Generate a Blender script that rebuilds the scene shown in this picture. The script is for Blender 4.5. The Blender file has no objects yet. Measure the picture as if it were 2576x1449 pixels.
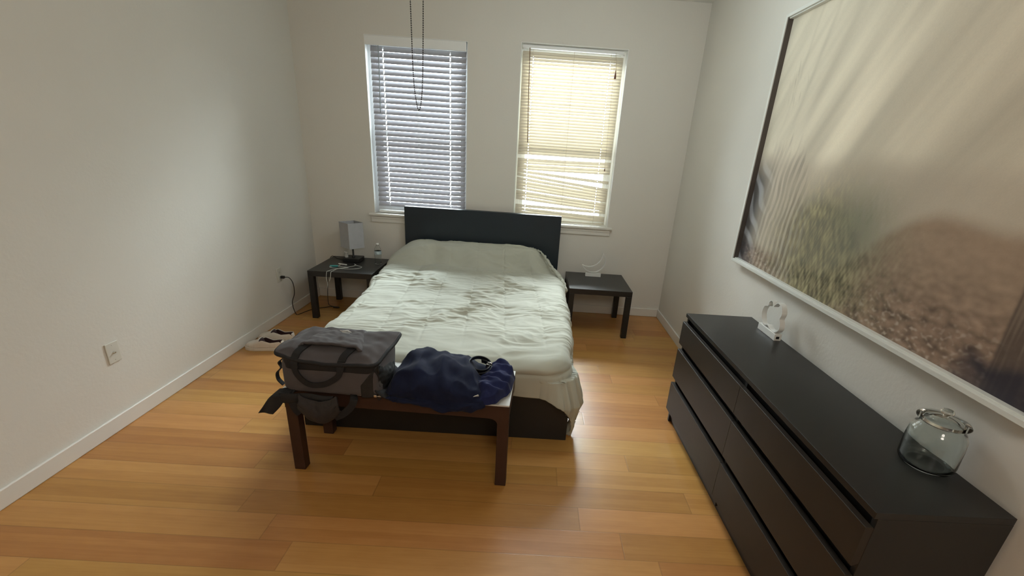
import bpy, bmesh, math, random
import numpy as np
from mathutils import Vector, Matrix

S = bpy.context.scene
COL = S.collection
PI = math.pi

# ------------------------------------------------------------------ camera
CAM_F, CAM_YAW, CAM_PITCH, CAM_ROLL = 1131.5455, 0.0164, -0.3708, 0.0696
CX, CY = 55.0964, 89.4977
cy_, sy_ = math.cos(CAM_YAW), math.sin(CAM_YAW)
cp_, sp_ = math.cos(CAM_PITCH), math.sin(CAM_PITCH)
fwd = Vector((sy_ * cp_, cy_ * cp_, sp_))
rgt = Vector((cy_, -sy_, 0))
upv = rgt.cross(fwd)
cr_, sr_ = math.cos(CAM_ROLL), math.sin(CAM_ROLL)
r2 = rgt * cr_ + upv * sr_
u2 = -rgt * sr_ + upv * cr_
cam_data = bpy.data.cameras.new('camera')
cam = bpy.data.objects.new('camera', cam_data)
COL.objects.link(cam)
cam.matrix_world = Matrix(((r2.x, u2.x, -fwd.x, 0), (r2.y, u2.y, -fwd.y, 0), (r2.z, u2.z, -fwd.z, 1.6061), (0, 0, 0, 1)))
cam_data.sensor_width = 36.0
cam_data.sensor_fit = 'HORIZONTAL'
cam_data.lens = CAM_F * 36.0 / 2576.0
cam_data.shift_x = -CX / 2576.0
cam_data.shift_y = CY / 2576.0
cam_data.clip_start = 0.02
S.camera = cam

# ------------------------------------------------------------------ room dimensions
XL, XR, YB, YN, ZC = -2.228, 1.399, 4.566, -2.2, 2.85
WIN = {1: (-1.586, -0.675, 0.905, 2.440), 2: (-0.205, 0.742, 0.915, 2.468)}
REC = 0.13      # depth of the window recess

# ------------------------------------------------------------------ light and exposure
S.view_settings.view_transform = 'Standard'
S.view_settings.look = 'None'
S.view_settings.gamma = 1.0
S.view_settings.use_curve_mapping = False
S.view_settings.exposure = -0.12
try:
    S.cycles.use_denoising = True
    S.cycles.max_bounces = 10
    S.cycles.diffuse_bounces = 6
    S.cycles.transmission_bounces = 8
    S.cycles.transparent_max_bounces = 12
    S.cycles.sample_clamp_indirect = 6.0
    S.cycles.caustics_reflective = False
    S.cycles.caustics_refractive = False
except Exception:
    pass

world = bpy.data.worlds.new('sky')
S.world = world
world.use_nodes = True
wb = world.node_tree.nodes['Background']
wb.inputs[0].default_value = (0.90, 0.96, 1.0, 1)
wb.inputs[1].default_value = 24.0


def area(name, loc, rot, sx, sy, power, color, spread=180):
    d = bpy.data.lights.new(name, 'AREA')
    d.shape = 'RECTANGLE'
    d.size, d.size_y = sx, sy
    d.energy = power
    d.color = color
    d.spread = math.radians(spread)
    o = bpy.data.objects.new(name, d)
    COL.objects.link(o)
    o.location = loc
    o.rotation_euler = rot
    return o


# daylight standing in the two window openings, outside the panes
DAY = math.radians(54)     # the bright part of the sky stands this high over the street
for nm, wx, pw, cc in (('daylight_first_window', -1.13, 760, (0.86, 0.95, 1.0)), ('daylight_second_window', 0.27, 1020, (0.95, 0.98, 1.0))):
    area(nm, (wx, YB + REC + 0.25 + 2.2 * math.cos(DAY), 1.65 + 2.2 * math.sin(DAY)), (-PI / 2 + DAY, 0, 0), 2.4, 2.2, pw, cc, 120)
# two added fill lights without fixtures, one overhead and one behind the camera
def point_fill(name, loc, radius, power, color):
    d = bpy.data.lights.new(name, 'POINT')
    d.shadow_soft_size = radius
    d.energy = power
    d.color = color
    o = bpy.data.objects.new(name, d)
    COL.objects.link(o)
    o.location = loc
    return o


point_fill('overhead_fill', (0.30, 2.80, 2.40), 0.22, 27, (0.84, 0.97, 1.0))  # added cool fill for the upper walls, no lamp hangs here
point_fill('rear_fill', (0.55, -0.75, 2.3), 0.25, 54, (1.0, 0.90, 0.80))  # added warm fill for surfaces that face the camera


# ------------------------------------------------------------------ noise
_rng = np.random.RandomState(7)
_G = _rng.rand(256, 2) * 2 - 1
_G /= np.linalg.norm(_G, axis=1)[:, None]
_P = _rng.permutation(256)


def noise2(x, y, seed=0):
    x = np.asarray(x, float); y = np.asarray(y, float)
    xi = np.floor(x).astype(int); yi = np.floor(y).astype(int)
    xf = x - xi; yf = y - yi
    fu = xf * xf * xf * (xf * (xf * 6 - 15) + 10); fv = yf * yf * yf * (yf * (yf * 6 - 15) + 10)

    def g(ix, iy, dx, dy):
        h = _P[(_P[(ix + seed * 17) & 255] + iy + seed * 31) & 255]
        v = _G[h]
        return v[..., 0] * dx + v[..., 1] * dy
    a = g(xi, yi, xf, yf); b = g(xi + 1, yi, xf - 1, yf)
    c = g(xi, yi + 1, xf, yf - 1); d = g(xi + 1, yi + 1, xf - 1, yf - 1)
    return (a + (b - a) * fu + ((c + (d - c) * fu) - (a + (b - a) * fu)) * fv) * 1.5


def sstep(a, b, x):
    t = np.clip((np.asarray(x, float) - a) / (b - a), 0, 1)
    return t * t * (3 - 2 * t)


# ------------------------------------------------------------------ materials
def mat(name, color, rough=0.5, metal=0.0, spec=0.5, coat=0.0, sheen=0.0, trans=0.0, ior=1.45, bump=None, var=None, emis=None):
    """bump=(scale, strength, distance); var=(scale, amount) mottles the colour."""
    m = bpy.data.materials.new(name)
    m.use_nodes = True
    nt = m.node_tree
    b = nt.nodes['Principled BSDF']
    b.inputs['Base Color'].default_value = (*color, 1)
    b.inputs['Roughness'].default_value = rough
    b.inputs['Metallic'].default_value = metal
    b.inputs['Specular IOR Level'].default_value = spec
    b.inputs['Coat Weight'].default_value = coat
    b.inputs['Sheen Weight'].default_value = sheen
    b.inputs['Transmission Weight'].default_value = trans
    b.inputs['IOR'].default_value = ior
    tc = nt.nodes.new('ShaderNodeTexCoord')
    if var:
        n = nt.nodes.new('ShaderNodeTexNoise'); n.inputs['Scale'].default_value = var[0]; n.inputs['Detail'].default_value = 4
        nt.links.new(tc.outputs['Object'], n.inputs['Vector'])
        mr = nt.nodes.new('ShaderNodeMapRange')
        mr.inputs['From Min'].default_value = 0.3; mr.inputs['From Max'].default_value = 0.7
        mr.inputs['To Min'].default_value = 1 - var[1]; mr.inputs['To Max'].default_value = 1 + var[1]
        nt.links.new(n.outputs['Fac'], mr.inputs['Value'])
        mx = nt.nodes.new('ShaderNodeVectorMath'); mx.operation = 'SCALE'
        mx.inputs[0].default_value = color
        nt.links.new(mr.outputs[0], mx.inputs['Scale'])
        nt.links.new(mx.outputs[0], b.inputs['Base Color'])
    if bump:
        n = nt.nodes.new('ShaderNodeTexNoise'); n.inputs['Scale'].default_value = bump[0]; n.inputs['Detail'].default_value = 3
        nt.links.new(tc.outputs['Object'], n.inputs['Vector'])
        bp = nt.nodes.new('ShaderNodeBump'); bp.inputs['Strength'].default_value = bump[1]; bp.inputs['Distance'].default_value = bump[2]
        nt.links.new(n.outputs['Fac'], bp.inputs['Height'])
        nt.links.new(bp.outputs[0], b.inputs['Normal'])
    return m


M = {}
M['wall'] = mat('wall_paint', (0.66, 0.638, 0.585), 0.75, spec=0.25, bump=(60, 0.18, 0.004), var=(1.2, 0.012))
M['ceiling'] = mat('ceiling_paint', (0.74, 0.74, 0.70), 0.9, spec=0.1, bump=(60, 0.4, 0.004))
M['trim'] = mat('white_trim_paint', (0.68, 0.66, 0.61), 0.45, var=(3, 0.01))
M['vinyl'] = mat('white_window_vinyl', (0.80, 0.81, 0.80), 0.4, var=(3, 0.01))
M['espresso'] = mat('espresso_laminate', (0.0125, 0.0115, 0.0105), 0.42, spec=0.5, bump=(140, 0.06, 0.001), var=(6, 0.10))
M['espresso_top'] = mat('espresso_laminate_top', (0.0125, 0.012, 0.0115), 0.36, spec=0.55, bump=(160, 0.04, 0.001), var=(6, 0.08))
M['drawer'] = mat('espresso_drawer_front', (0.021, 0.0155, 0.011), 0.48, spec=0.45, bump=(120, 0.06, 0.001), var=(5, 0.12))
M['headboard'] = mat('glare_tinted_veneer', (0.008, 0.016, 0.024), 0.42, spec=0.5, bump=(120, 0.05, 0.001), var=(5, 0.08))  # bluish veiling glare put into the base colour
M['black_plastic'] = mat('black_plastic', (0.012, 0.012, 0.012), 0.4, var=(20, 0.05))
M['white_plastic'] = mat('white_plastic', (0.72, 0.72, 0.69), 0.35, var=(10, 0.02))
M['plate'] = mat('ivory_wall_plate', (0.60, 0.585, 0.52), 0.4, var=(10, 0.02))
M['bench_wood'] = mat('walnut_stained_wood', (0.040, 0.0185, 0.0125), 0.42, spec=0.45, var=(9, 0.18), bump=(60, 0.06, 0.001))
M['bench_top'] = mat('pale_bench_panel', (0.50, 0.50, 0.48), 0.5, var=(8, 0.02))
M['navy'] = mat('navy_knit_fabric', (0.0075, 0.0105, 0.030), 0.9, spec=0.2, sheen=0.04, bump=(260, 0.25, 0.002), var=(14, 0.2))
M['navy_light'] = mat('navy_jersey_fabric', (0.013, 0.017, 0.062), 0.9, spec=0.2, sheen=0.05, bump=(260, 0.25, 0.002), var=(14, 0.2))
M['bag'] = mat('charcoal_bag_canvas', (0.072, 0.064, 0.066), 0.85, spec=0.3, sheen=0.08, bump=(420, 0.35, 0.001), var=(9, 0.10))
M['bag_dark'] = mat('black_webbing', (0.010, 0.010, 0.011), 0.75, bump=(500, 0.3, 0.001), var=(20, 0.1))
M['bag_pad'] = mat('dark_pad_canvas', (0.026, 0.022, 0.021), 0.8, bump=(420, 0.35, 0.001), var=(9, 0.10))
M['bag_mesh'] = mat('black_pocket_mesh', (0.012, 0.012, 0.012), 0.6, bump=(300, 0.5, 0.002), var=(60, 0.25))
M['logo'] = mat('pale_embroidery', (0.55, 0.55, 0.53), 0.6, var=(40, 0.05))
M['leather'] = mat('black_leather', (0.010, 0.010, 0.010), 0.32, spec=0.6, bump=(200, 0.2, 0.001), var=(20, 0.1))
M['steel'] = mat('brushed_steel', (0.72, 0.72, 0.70), 0.28, metal=1.0, var=(30, 0.05))
M['shoe'] = mat('off_white_canvas', (0.60, 0.55, 0.48), 0.8, bump=(300, 0.25, 0.001), var=(12, 0.05))
M['sole'] = mat('off_white_rubber', (0.62, 0.59, 0.53), 0.55, var=(12, 0.04))
M['lining'] = mat('dark_maroon_lining', (0.035, 0.012, 0.012), 0.85, var=(20, 0.15))
M['tan'] = mat('tan_leather', (0.30, 0.15, 0.06), 0.6, var=(20, 0.1))
M['shade'] = mat('grey_linen_shade', (0.42, 0.43, 0.45), 0.85, bump=(240, 0.4, 0.001), var=(30, 0.04))
M['cable_white'] = mat('white_cable', (0.62, 0.64, 0.60), 0.45, var=(20, 0.02))
M['cable_dark'] = mat('brown_black_cord', (0.018, 0.013, 0.010), 0.5, var=(20, 0.1))
M['teal'] = mat('teal_plastic', (0.06, 0.36, 0.38), 0.4, var=(20, 0.05))
M['chain'] = mat('dark_bronze_chain', (0.020, 0.016, 0.014), 0.4, metal=0.7, var=(20, 0.1))
M['frame'] = mat('white_frame_lacquer', (0.66, 0.67, 0.63), 0.4, var=(6, 0.01))
M['frame_in'] = mat('shaded_frame_rebate', (0.075, 0.062, 0.055), 0.5, var=(20, 0.1))  # dark colour carries the shade of the inner frame sides
M['glass_jar'] = mat('clear_glass', (0.93, 0.97, 0.95), 0.03, trans=1.0, ior=1.45)
M['clear_plastic'] = mat('clear_bottle_plastic', (0.95, 0.97, 0.97), 0.08, trans=1.0, ior=1.2)
M['water_label'] = mat('bottle_label', (0.45, 0.55, 0.60), 0.5, var=(60, 0.25))
M['brown_tassel'] = mat('wooden_tassel', (0.16, 0.07, 0.05), 0.6, var=(20, 0.1))
M['cord_tan'] = mat('tan_blind_cord', (0.42, 0.34, 0.22), 0.7, var=(20, 0.05))
M['wand_tan'] = mat('brown_tilt_wand', (0.20, 0.13, 0.075), 0.45, var=(20, 0.05))
M['wand_grey'] = mat('grey_tilt_wand', (0.28, 0.32, 0.33), 0.4, var=(20, 0.05))


def slat_material(name, color, tcolor, mixv, rough=0.5):
    m = bpy.data.materials.new(name); m.use_nodes = True
    nt = m.node_tree; nt.nodes.remove(nt.nodes['Principled BSDF'])
    out = nt.nodes['Material Output']
    tc = nt.nodes.new('ShaderNodeTexCoord')
    n = nt.nodes.new('ShaderNodeTexNoise'); n.inputs['Scale'].default_value = 6
    nt.links.new(tc.outputs['Object'], n.inputs['Vector'])
    mr = nt.nodes.new('ShaderNodeMapRange'); mr.inputs['To Min'].default_value = 0.96; mr.inputs['To Max'].default_value = 1.04
    nt.links.new(n.outputs['Fac'], mr.inputs['Value'])
    sc = nt.nodes.new('ShaderNodeVectorMath'); sc.operation = 'SCALE'; sc.inputs[0].default_value = tcolor
    nt.links.new(mr.outputs[0], sc.inputs['Scale'])
    d = nt.nodes.new('ShaderNodeBsdfDiffuse'); d.inputs['Color'].default_value = (*color, 1)
    t = nt.nodes.new('ShaderNodeBsdfTranslucent')
    nt.links.new(sc.outputs[0], t.inputs['Color'])
    mx = nt.nodes.new('ShaderNodeMixShader'); mx.inputs[0].default_value = mixv
    nt.links.new(d.outputs[0], mx.inputs[1]); nt.links.new(t.outputs[0], mx.inputs[2])
    g = nt.nodes.new('ShaderNodeBsdfGlossy'); g.inputs['Roughness'].default_value = rough
    mx2 = nt.nodes.new('ShaderNodeMixShader'); mx2.inputs[0].default_value = 0.04
    nt.links.new(mx.outputs[0], mx2.inputs[1]); nt.links.new(g.outputs[0], mx2.inputs[2])
    nt.links.new(mx2.outputs[0], out.inputs[0])
    return m


M['slat_white'] = slat_material('white_blind_slat', (0.38, 0.375, 0.39), (0.86, 0.86, 1.0), 0.045)
M['slat_cream'] = slat_material('cream_vinyl_slat', (0.62, 0.57, 0.47), (1.0, 0.93, 0.80), 0.22)


def window_glass():
    m = bpy.data.materials.new('window_glass'); m.use_nodes = True
    nt = m.node_tree; nt.nodes.remove(nt.nodes['Principled BSDF'])
    t = nt.nodes.new('ShaderNodeBsdfTransparent'); t.inputs[0].default_value = (0.93, 0.96, 0.96, 1)
    g = nt.nodes.new('ShaderNodeBsdfGlossy'); g.inputs['Roughness'].default_value = 0.02
    fr = nt.nodes.new('ShaderNodeFresnel'); fr.inputs[0].default_value = 1.45
    mx = nt.nodes.new('ShaderNodeMixShader')
    nt.links.new(fr.outputs[0], mx.inputs[0]); nt.links.new(t.outputs[0], mx.inputs[1]); nt.links.new(g.outputs[0], mx.inputs[2])
    nt.links.new(mx.outputs[0], nt.nodes['Material Output'].inputs[0])
    return m


M['pane'] = window_glass()


def floor_material():
    m = bpy.data.materials.new('bamboo_plank_floor'); m.use_nodes = True
    nt = m.node_tree; L = nt.links; N = nt.nodes
    b = N['Principled BSDF']
    tc = N.new('ShaderNodeTexCoord'); sep = N.new('ShaderNodeSeparateXYZ'); L.new(tc.outputs['Object'], sep.inputs[0])

    def math_(op, a, bb=None, c=None):
        n = N.new('ShaderNodeMath'); n.operation = op
        for i, v in enumerate((a, bb, c)):
            if v is None:
                continue
            if isinstance(v, (int, float)):
                n.inputs[i].default_value = v
            else:
                L.new(v, n.inputs[i])
        return n.outputs[0]

    def wn(x, y):
        c = N.new('ShaderNodeCombineXYZ')
        for i, v in enumerate((x, y)):
            if isinstance(v, (int, float)):
                c.inputs[i].default_value = v
            else:
                L.new(v, c.inputs[i])
        w = N.new('ShaderNodeTexWhiteNoise'); w.noise_dimensions = '2D'; L.new(c.outputs[0], w.inputs['Vector'])
        return w.outputs['Value']
    PW, PL = 0.1425, 1.55
    yr = math_('DIVIDE', sep.outputs['Y'], PW)
    row = math_('FLOOR', yr)
    fy = math_('SUBTRACT', yr, row)
    off = wn(row, 3.7)
    xr = math_('ADD', math_('DIVIDE', sep.outputs['X'], PL), math_('MULTIPLY', off, 7.0))
    col = math_('FLOOR', xr)
    fx = math_('SUBTRACT', xr, col)
    tone = wn(row, col)
    hue = wn(col, math_('ADD', row, 91.3))
    # the narrow bamboo strips inside each plank
    strip = math_('FLOOR', math_('MULTIPLY', fy, 4.0))
    st = wn(math_('ADD', math_('MULTIPLY', row, 4.0), strip), math_('ADD', col, 13.0))
    # fibres
    mp = N.new('ShaderNodeMapping'); mp.inputs['Scale'].default_value = (1.6, 60, 1); L.new(tc.outputs['Object'], mp.inputs[0])
    cmb = N.new('ShaderNodeCombineXYZ'); L.new(math_('MULTIPLY', tone, 50.0), cmb.inputs[0]); L.new(math_('MULTIPLY', hue, 50.0), cmb.inputs[1])
    va = N.new('ShaderNodeVectorMath'); va.operation = 'ADD'; L.new(mp.outputs[0], va.inputs[0]); L.new(cmb.outputs[0], va.inputs[1])
    n1 = N.new('ShaderNodeTexNoise'); n1.inputs['Scale'].default_value = 1.5; n1.inputs['Detail'].default_value = 5; n1.inputs['Roughness'].default_value = 0.6
    L.new(va.outputs[0], n1.inputs['Vector'])
    # knuckle blotches
    n2 = N.new('ShaderNodeTexNoise'); n2.inputs['Scale'].default_value = 1.0; n2.inputs['Detail'].default_value = 2
    mp2 = N.new('ShaderNodeMapping'); mp2.inputs['Scale'].default_value = (9, 32, 1); L.new(tc.outputs['Object'], mp2.inputs[0]); L.new(mp2.outputs[0], n2.inputs['Vector'])
    t = math_('ADD', math_('ADD', math_('MULTIPLY', tone, 0.28), 0.06), math_('MULTIPLY', st, 0.16))
    t = math_('ADD', t, math_('MULTIPLY', n1.outputs['Fac'], 0.30))
    t = math_('ADD', t, math_('MULTIPLY', n2.outputs['Fac'], 0.20))
    cr = N.new('ShaderNodeValToRGB')
    e = cr.color_ramp.elements
    e[0].position = 0.12; e[0].color = (0.270, 0.104, 0.024, 1)
    e[1].position = 0.86; e[1].color = (0.550, 0.292, 0.092, 1)
    k = cr.color_ramp.elements.new(0.5); k.color = (0.405, 0.193, 0.052, 1)
    L.new(t, cr.inputs[0])
    hs = N.new('ShaderNodeHueSaturation')
    mrh = N.new('ShaderNodeMapRange'); mrh.inputs['To Min'].default_value = 0.493; mrh.inputs['To Max'].default_value = 0.508
    L.new(hue, mrh.inputs['Value']); L.new(mrh.outputs[0], hs.inputs['Hue']); L.new(cr.outputs[0], hs.inputs['Color'])
    # seams
    dy = math_('MINIMUM', fy, math_('SUBTRACT', 1.0, fy))
    dx = math_('MINIMUM', fx, math_('SUBTRACT', 1.0, fx))
    sy = N.new('ShaderNodeMapRange'); sy.inputs['From Min'].default_value = 0.006; sy.inputs['From Max'].default_value = 0.022; L.new(dy, sy.inputs['Value'])
    sx = N.new('ShaderNodeMapRange'); sx.inputs['From Min'].default_value = 0.0006; sx.inputs['From Max'].default_value = 0.0022; L.new(dx, sx.inputs['Value'])
    seam = math_('MULTIPLY', sy.outputs[0], sx.outputs[0])
    sm = N.new('ShaderNodeMapRange'); sm.inputs['To Min'].default_value = 0.76; sm.inputs['To Max'].default_value = 1.0; L.new(seam, sm.inputs['Value'])
    vm = N.new('ShaderNodeVectorMath'); vm.operation = 'SCALE'; L.new(hs.outputs[0], vm.inputs[0]); L.new(sm.outputs[0], vm.inputs['Scale'])
    L.new(vm.outputs[0], b.inputs['Base Color'])
    b.inputs['Roughness'].default_value = 0.33
    b.inputs['Specular IOR Level'].default_value = 0.45
    bp = N.new('ShaderNodeBump'); bp.inputs['Strength'].default_value = 0.25; bp.inputs['Distance'].default_value = 0.001
    L.new(math_('ADD', seam, math_('MULTIPLY', n1.outputs['Fac'], 0.15)), bp.inputs['Height']); L.new(bp.outputs[0], b.inputs['Normal'])
    return m


M['floor'] = floor_material()


def comforter_material():
    m = mat('sage_grey_cotton', (0.425, 0.430, 0.362), 0.82, spec=0.2, sheen=0.15, bump=(700, 0.12, 0.0006), var=(3, 0.02))
    return m


M['comforter'] = comforter_material()


def attr_material(name, rough, coat):
    m = bpy.data.materials.new(name); m.use_nodes = True
    nt = m.node_tree; b = nt.nodes['Principled BSDF']
    a = nt.nodes.new('ShaderNodeAttribute'); a.attribute_name = 'print'
    nt.links.new(a.outputs['Color'], b.inputs['Base Color'])
    b.inputs['Roughness'].default_value = rough
    b.inputs['Coat Weight'].default_value = coat
    b.inputs['Specular IOR Level'].default_value = 0.25
    b.inputs['Coat Roughness'].default_value = 0.12
    return m


# ------------------------------------------------------------------ building helpers
def link(o, parent=None):
    COL.objects.link(o)
    if parent is not None:
        o.parent = parent
    return o


def from_bm(name, bm, material, parent=None, smooth=False, loc=None, rot=None):
    me = bpy.data.meshes.new(name)
    bm.normal_update()
    bm.to_mesh(me); bm.free()
    me.materials.append(material)
    if smooth:
        for p in me.polygons:
            p.use_smooth = True
    o = bpy.data.objects.new(name, me)
    link(o, parent)
    if loc is not None:
        o.location = loc
    if rot is not None:
        o.rotation_euler = rot
    return o


def add_box(bm, x0, x1, y0, y1, z0, z1, bevel=0.0, seg=2):
    r = bmesh.ops.create_cube(bm, size=1.0)
    vs = r['verts']
    for v in vs:
        v.co = Vector(((x0 + x1) / 2 + v.co.x * (x1 - x0), (y0 + y1) / 2 + v.co.y * (y1 - y0), (z0 + z1) / 2 + v.co.z * (z1 - z0)))
    if bevel > 0:
        es = set()
        for v in vs:
            es.update(v.link_edges)
        bmesh.ops.bevel(bm, geom=list(es), offset=bevel, segments=seg, profile=0.5, affect='EDGES', clamp_overlap=True)
    return bm


def boxes(name, specs, material, parent=None, bevel=0.002, loc=None, rot=None):
    bm = bmesh.new()
    for s in specs:
        add_box(bm, *s, bevel=bevel)
    return from_bm(name, bm, material, parent, loc=loc, rot=rot)


def catmull(pts, n=8, closed=False):
    P = [Vector(p) for p in pts]
    out = []
    m = len(P)
    rng = range(m) if closed else range(m - 1)
    for i in rng:
        p0 = P[(i - 1) % m] if (closed or i > 0) else P[0] * 2 - P[1]
        p1 = P[i]; p2 = P[(i + 1) % m]
        p3 = P[(i + 2) % m] if (closed or i + 2 < m) else P[-1] * 2 - P[-2]
        for k in range(n):
            t = k / n
            out.append(0.5 * ((2 * p1) + (-p0 + p2) * t + (2 * p0 - 5 * p1 + 4 * p2 - p3) * t * t + (-p0 + 3 * p1 - 3 * p2 + p3) * t ** 3))
    if not closed:
        out.append(P[-1])
    return out


def add_tube(bm, pts, r, seg=8, closed=False, caps=True):
    n = len(pts)
    rad = r if callable(r) else (lambda t: r)
    rings = []
    T0 = (pts[1] - pts[0]).normalized()
    ref = Vector((0, 0, 1)) if abs(T0.z) < 0.9 else Vector((1, 0, 0))
    N = (ref - T0 * ref.dot(T0)).normalized()
    for i, p in enumerate(pts):
        a = pts[(i - 1) % n] if (closed or i > 0) else pts[0]
        b = pts[(i + 1) % n] if (closed or i < n - 1) else pts[-1]
        T = (b - a).normalized()
        N = (N - T * N.dot(T))
        if N.length < 1e-6:
            N = T.orthogonal()
        N.normalize(); B = T.cross(N)
        rr = rad(i / max(1, n - 1))
        rings.append([bm.verts.new(p + (N * math.cos(2 * PI * k / seg) + B * math.sin(2 * PI * k / seg)) * rr) for k in range(seg)])
    for i in range(n if closed else n - 1):
        A, Bq = rings[i], rings[(i + 1) % n]
        for k in range(seg):
            bm.faces.new((A[k], A[(k + 1) % seg], Bq[(k + 1) % seg], Bq[k]))
    if caps and not closed:
        bm.faces.new(list(reversed(rings[0]))); bm.faces.new(rings[-1])
    return bm


def tube(name, pts, r, material, parent=None, seg=8, n=8, closed=False, raw=False):
    bm = bmesh.new()
    p = [Vector(q) for q in pts] if raw else catmull(pts, n, closed)
    add_tube(bm, p, r, seg, closed)
    return from_bm(name, bm, material, parent, smooth=True)


def add_ribbon(bm, pts, widths, wdirs, th):
    """A flat strap: at each point a rectangle width x thickness."""
    n = len(pts)
    rings = []
    for i, p in enumerate(pts):
        a = pts[max(i - 1, 0)]; b = pts[min(i + 1, n - 1)]
        T = (b - a).normalized()
        W = wdirs[i] if isinstance(wdirs, list) else wdirs
        W = (W - T * W.dot(T)).normalized()
        Nn = T.cross(W).normalized()
        w = (widths[i] if isinstance(widths, list) else widths) / 2
        h = th / 2
        rings.append([bm.verts.new(p + W * sx * w + Nn * sn * h) for sx, sn in ((-1, -1), (1, -1), (1, 1), (-1, 1))])
    for i in range(n - 1):
        A, Bq = rings[i], rings[i + 1]
        for k in range(4):
            bm.faces.new((A[k], A[(k + 1) % 4], Bq[(k + 1) % 4], Bq[k]))
    bm.faces.new(list(reversed(rings[0]))); bm.faces.new(rings[-1])
    return bm


def ribbon(name, pts, width, wdir, th, material, parent=None, n=8):
    bm = bmesh.new()
    add_ribbon(bm, catmull(pts, n), width, Vector(wdir), th)
    return from_bm(name, bm, material, parent)


def add_lathe(bm, prof, seg=32, cx=0, cy=0):
    """prof: list of (r, z)."""
    rings = []
    for r, z in prof:
        if r < 1e-5:
            rings.append([bm.verts.new((cx, cy, z))])
        else:
            rings.append([bm.verts.new((cx + r * math.cos(2 * PI * k / seg), cy + r * math.sin(2 * PI * k / seg), z)) for k in range(seg)])
    for A, B in zip(rings, rings[1:]):
        for k in range(seg):
            k2 = (k + 1) % seg
            if len(A) == 1 and len(B) == 1:
                continue
            if len(A) == 1:
                bm.faces.new((A[0], B[k2], B[k]))
            elif len(B) == 1:
                bm.faces.new((A[k], A[k2], B[0]))
            else:
                bm.faces.new((A[k], A[k2], B[k2], B[k]))
    return bm


def lathe(name, prof, material, parent=None, seg=32, loc=None, smooth=True):
    bm = bmesh.new(); add_lathe(bm, prof, seg)
    bmesh.ops.recalc_face_normals(bm, faces=bm.faces)
    return from_bm(name, bm, material, parent, smooth=smooth, loc=loc)


def grid_mesh(name, X, Y, Z, material, parent=None, thickness=0.0, smooth=True, wrap=False):
    """A sheet through the arrays X, Y, Z (rows x cols); with a thickness it gets a back side."""
    nr, nc = X.shape
    V = np.stack([X, Y, Z], -1).reshape(-1, 3)
    idx = np.arange(nr * nc).reshape(nr, nc)
    if wrap:
        idx2 = np.concatenate([idx, idx[:, :1]], 1)
    else:
        idx2 = idx
    F = np.stack([idx2[:-1, :-1], idx2[:-1, 1:], idx2[1:, 1:], idx2[1:, :-1]], -1).reshape(-1, 4)
    me = bpy.data.meshes.new(name)
    me.from_pydata(V.tolist(), [], F.tolist())
    me.materials.append(material)
    if smooth:
        me.polygons.foreach_set('use_smooth', np.ones(len(me.polygons), bool))
    me.update()
    o = bpy.data.objects.new(name, me)
    link(o, parent)
    if thickness:
        md = o.modifiers.new('thickness', 'SOLIDIFY'); md.thickness = thickness; md.offset = -1
    return o


def thing(name, label, cat, loc=(0, 0, 0), rotz=0, group=None):
    o = bpy.data.objects.new(name, None); COL.objects.link(o)
    o.empty_display_size = 0.1
    o.location = loc; o.rotation_euler = (0, 0, rotz)
    o['label'] = label; o['category'] = cat
    if group:
        o['group'] = group
    return o


def tag(o, label, cat, group=None):
    o['label'] = label; o['category'] = cat
    if group:
        o['group'] = group
    return o


def struct(o):
    o['kind'] = 'structure'
    return o


# ------------------------------------------------------------------ the setting
def plane_box(name, x0, x1, y0, y1, z0, z1, material):
    bm = bmesh.new(); add_box(bm, x0, x1, y0, y1, z0, z1)
    return struct(from_bm(name, bm, material))


plane_box('floor', XL - 0.15, XR + 0.15, YN - 0.15, YB + 0.15, -0.08, 0.0, M['floor'])
plane_box('ceiling', XL - 0.15, XR + 0.15, YN - 0.15, YB + 0.15, ZC, ZC + 0.1, M['ceiling'])
plane_box('wall_left', XL - 0.15, XL, YN, YB + 0.15, 0, ZC, M['wall'])
plane_box('wall_right', XR, XR + 0.15, YN, YB + 0.15, 0, ZC, M['wall'])
plane_box('wall_near', XL - 0.15, XR + 0.15, YN - 0.15, YN, 0, ZC, M['wall'])

# the window wall, one mesh with two openings
bm = bmesh.new()
xs = [XL - 0.15, WIN[1][0], WIN[1][1], WIN[2][0], WIN[2][1], XR + 0.15]
Y0, Y1 = YB, YB + REC + 0.06
for i in range(5):
    if i in (1, 3):
        w = WIN[1] if i == 1 else WIN[2]
        add_box(bm, xs[i], xs[i + 1], Y0, Y1, 0, w[2])
        add_box(bm, xs[i], xs[i + 1], Y0, Y1, w[3], ZC)
    else:
        add_box(bm, xs[i], xs[i + 1], Y0, Y1, 0, ZC)
struct(from_bm('wall_window_side', bm, M['wall']))

# baseboards with a rounded upper lip
def baseboard(name, x0, x1, y0, y1, face):
    bm = bmesh.new()
    h = 0.088
    add_box(bm, x0, x1, y0, y1, 0, h, bevel=0.005, seg=3)
    return struct(from_bm(name, bm, M['trim']))


baseboard('baseboard_left', XL, XL + 0.014, YN, YB, 1)
baseboard('baseboard_right', XR - 0.014, XR, YN, YB, 1)
baseboard('baseboard_back', XL + 0.014, XR - 0.014, YB - 0.014, YB, 1)


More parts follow.
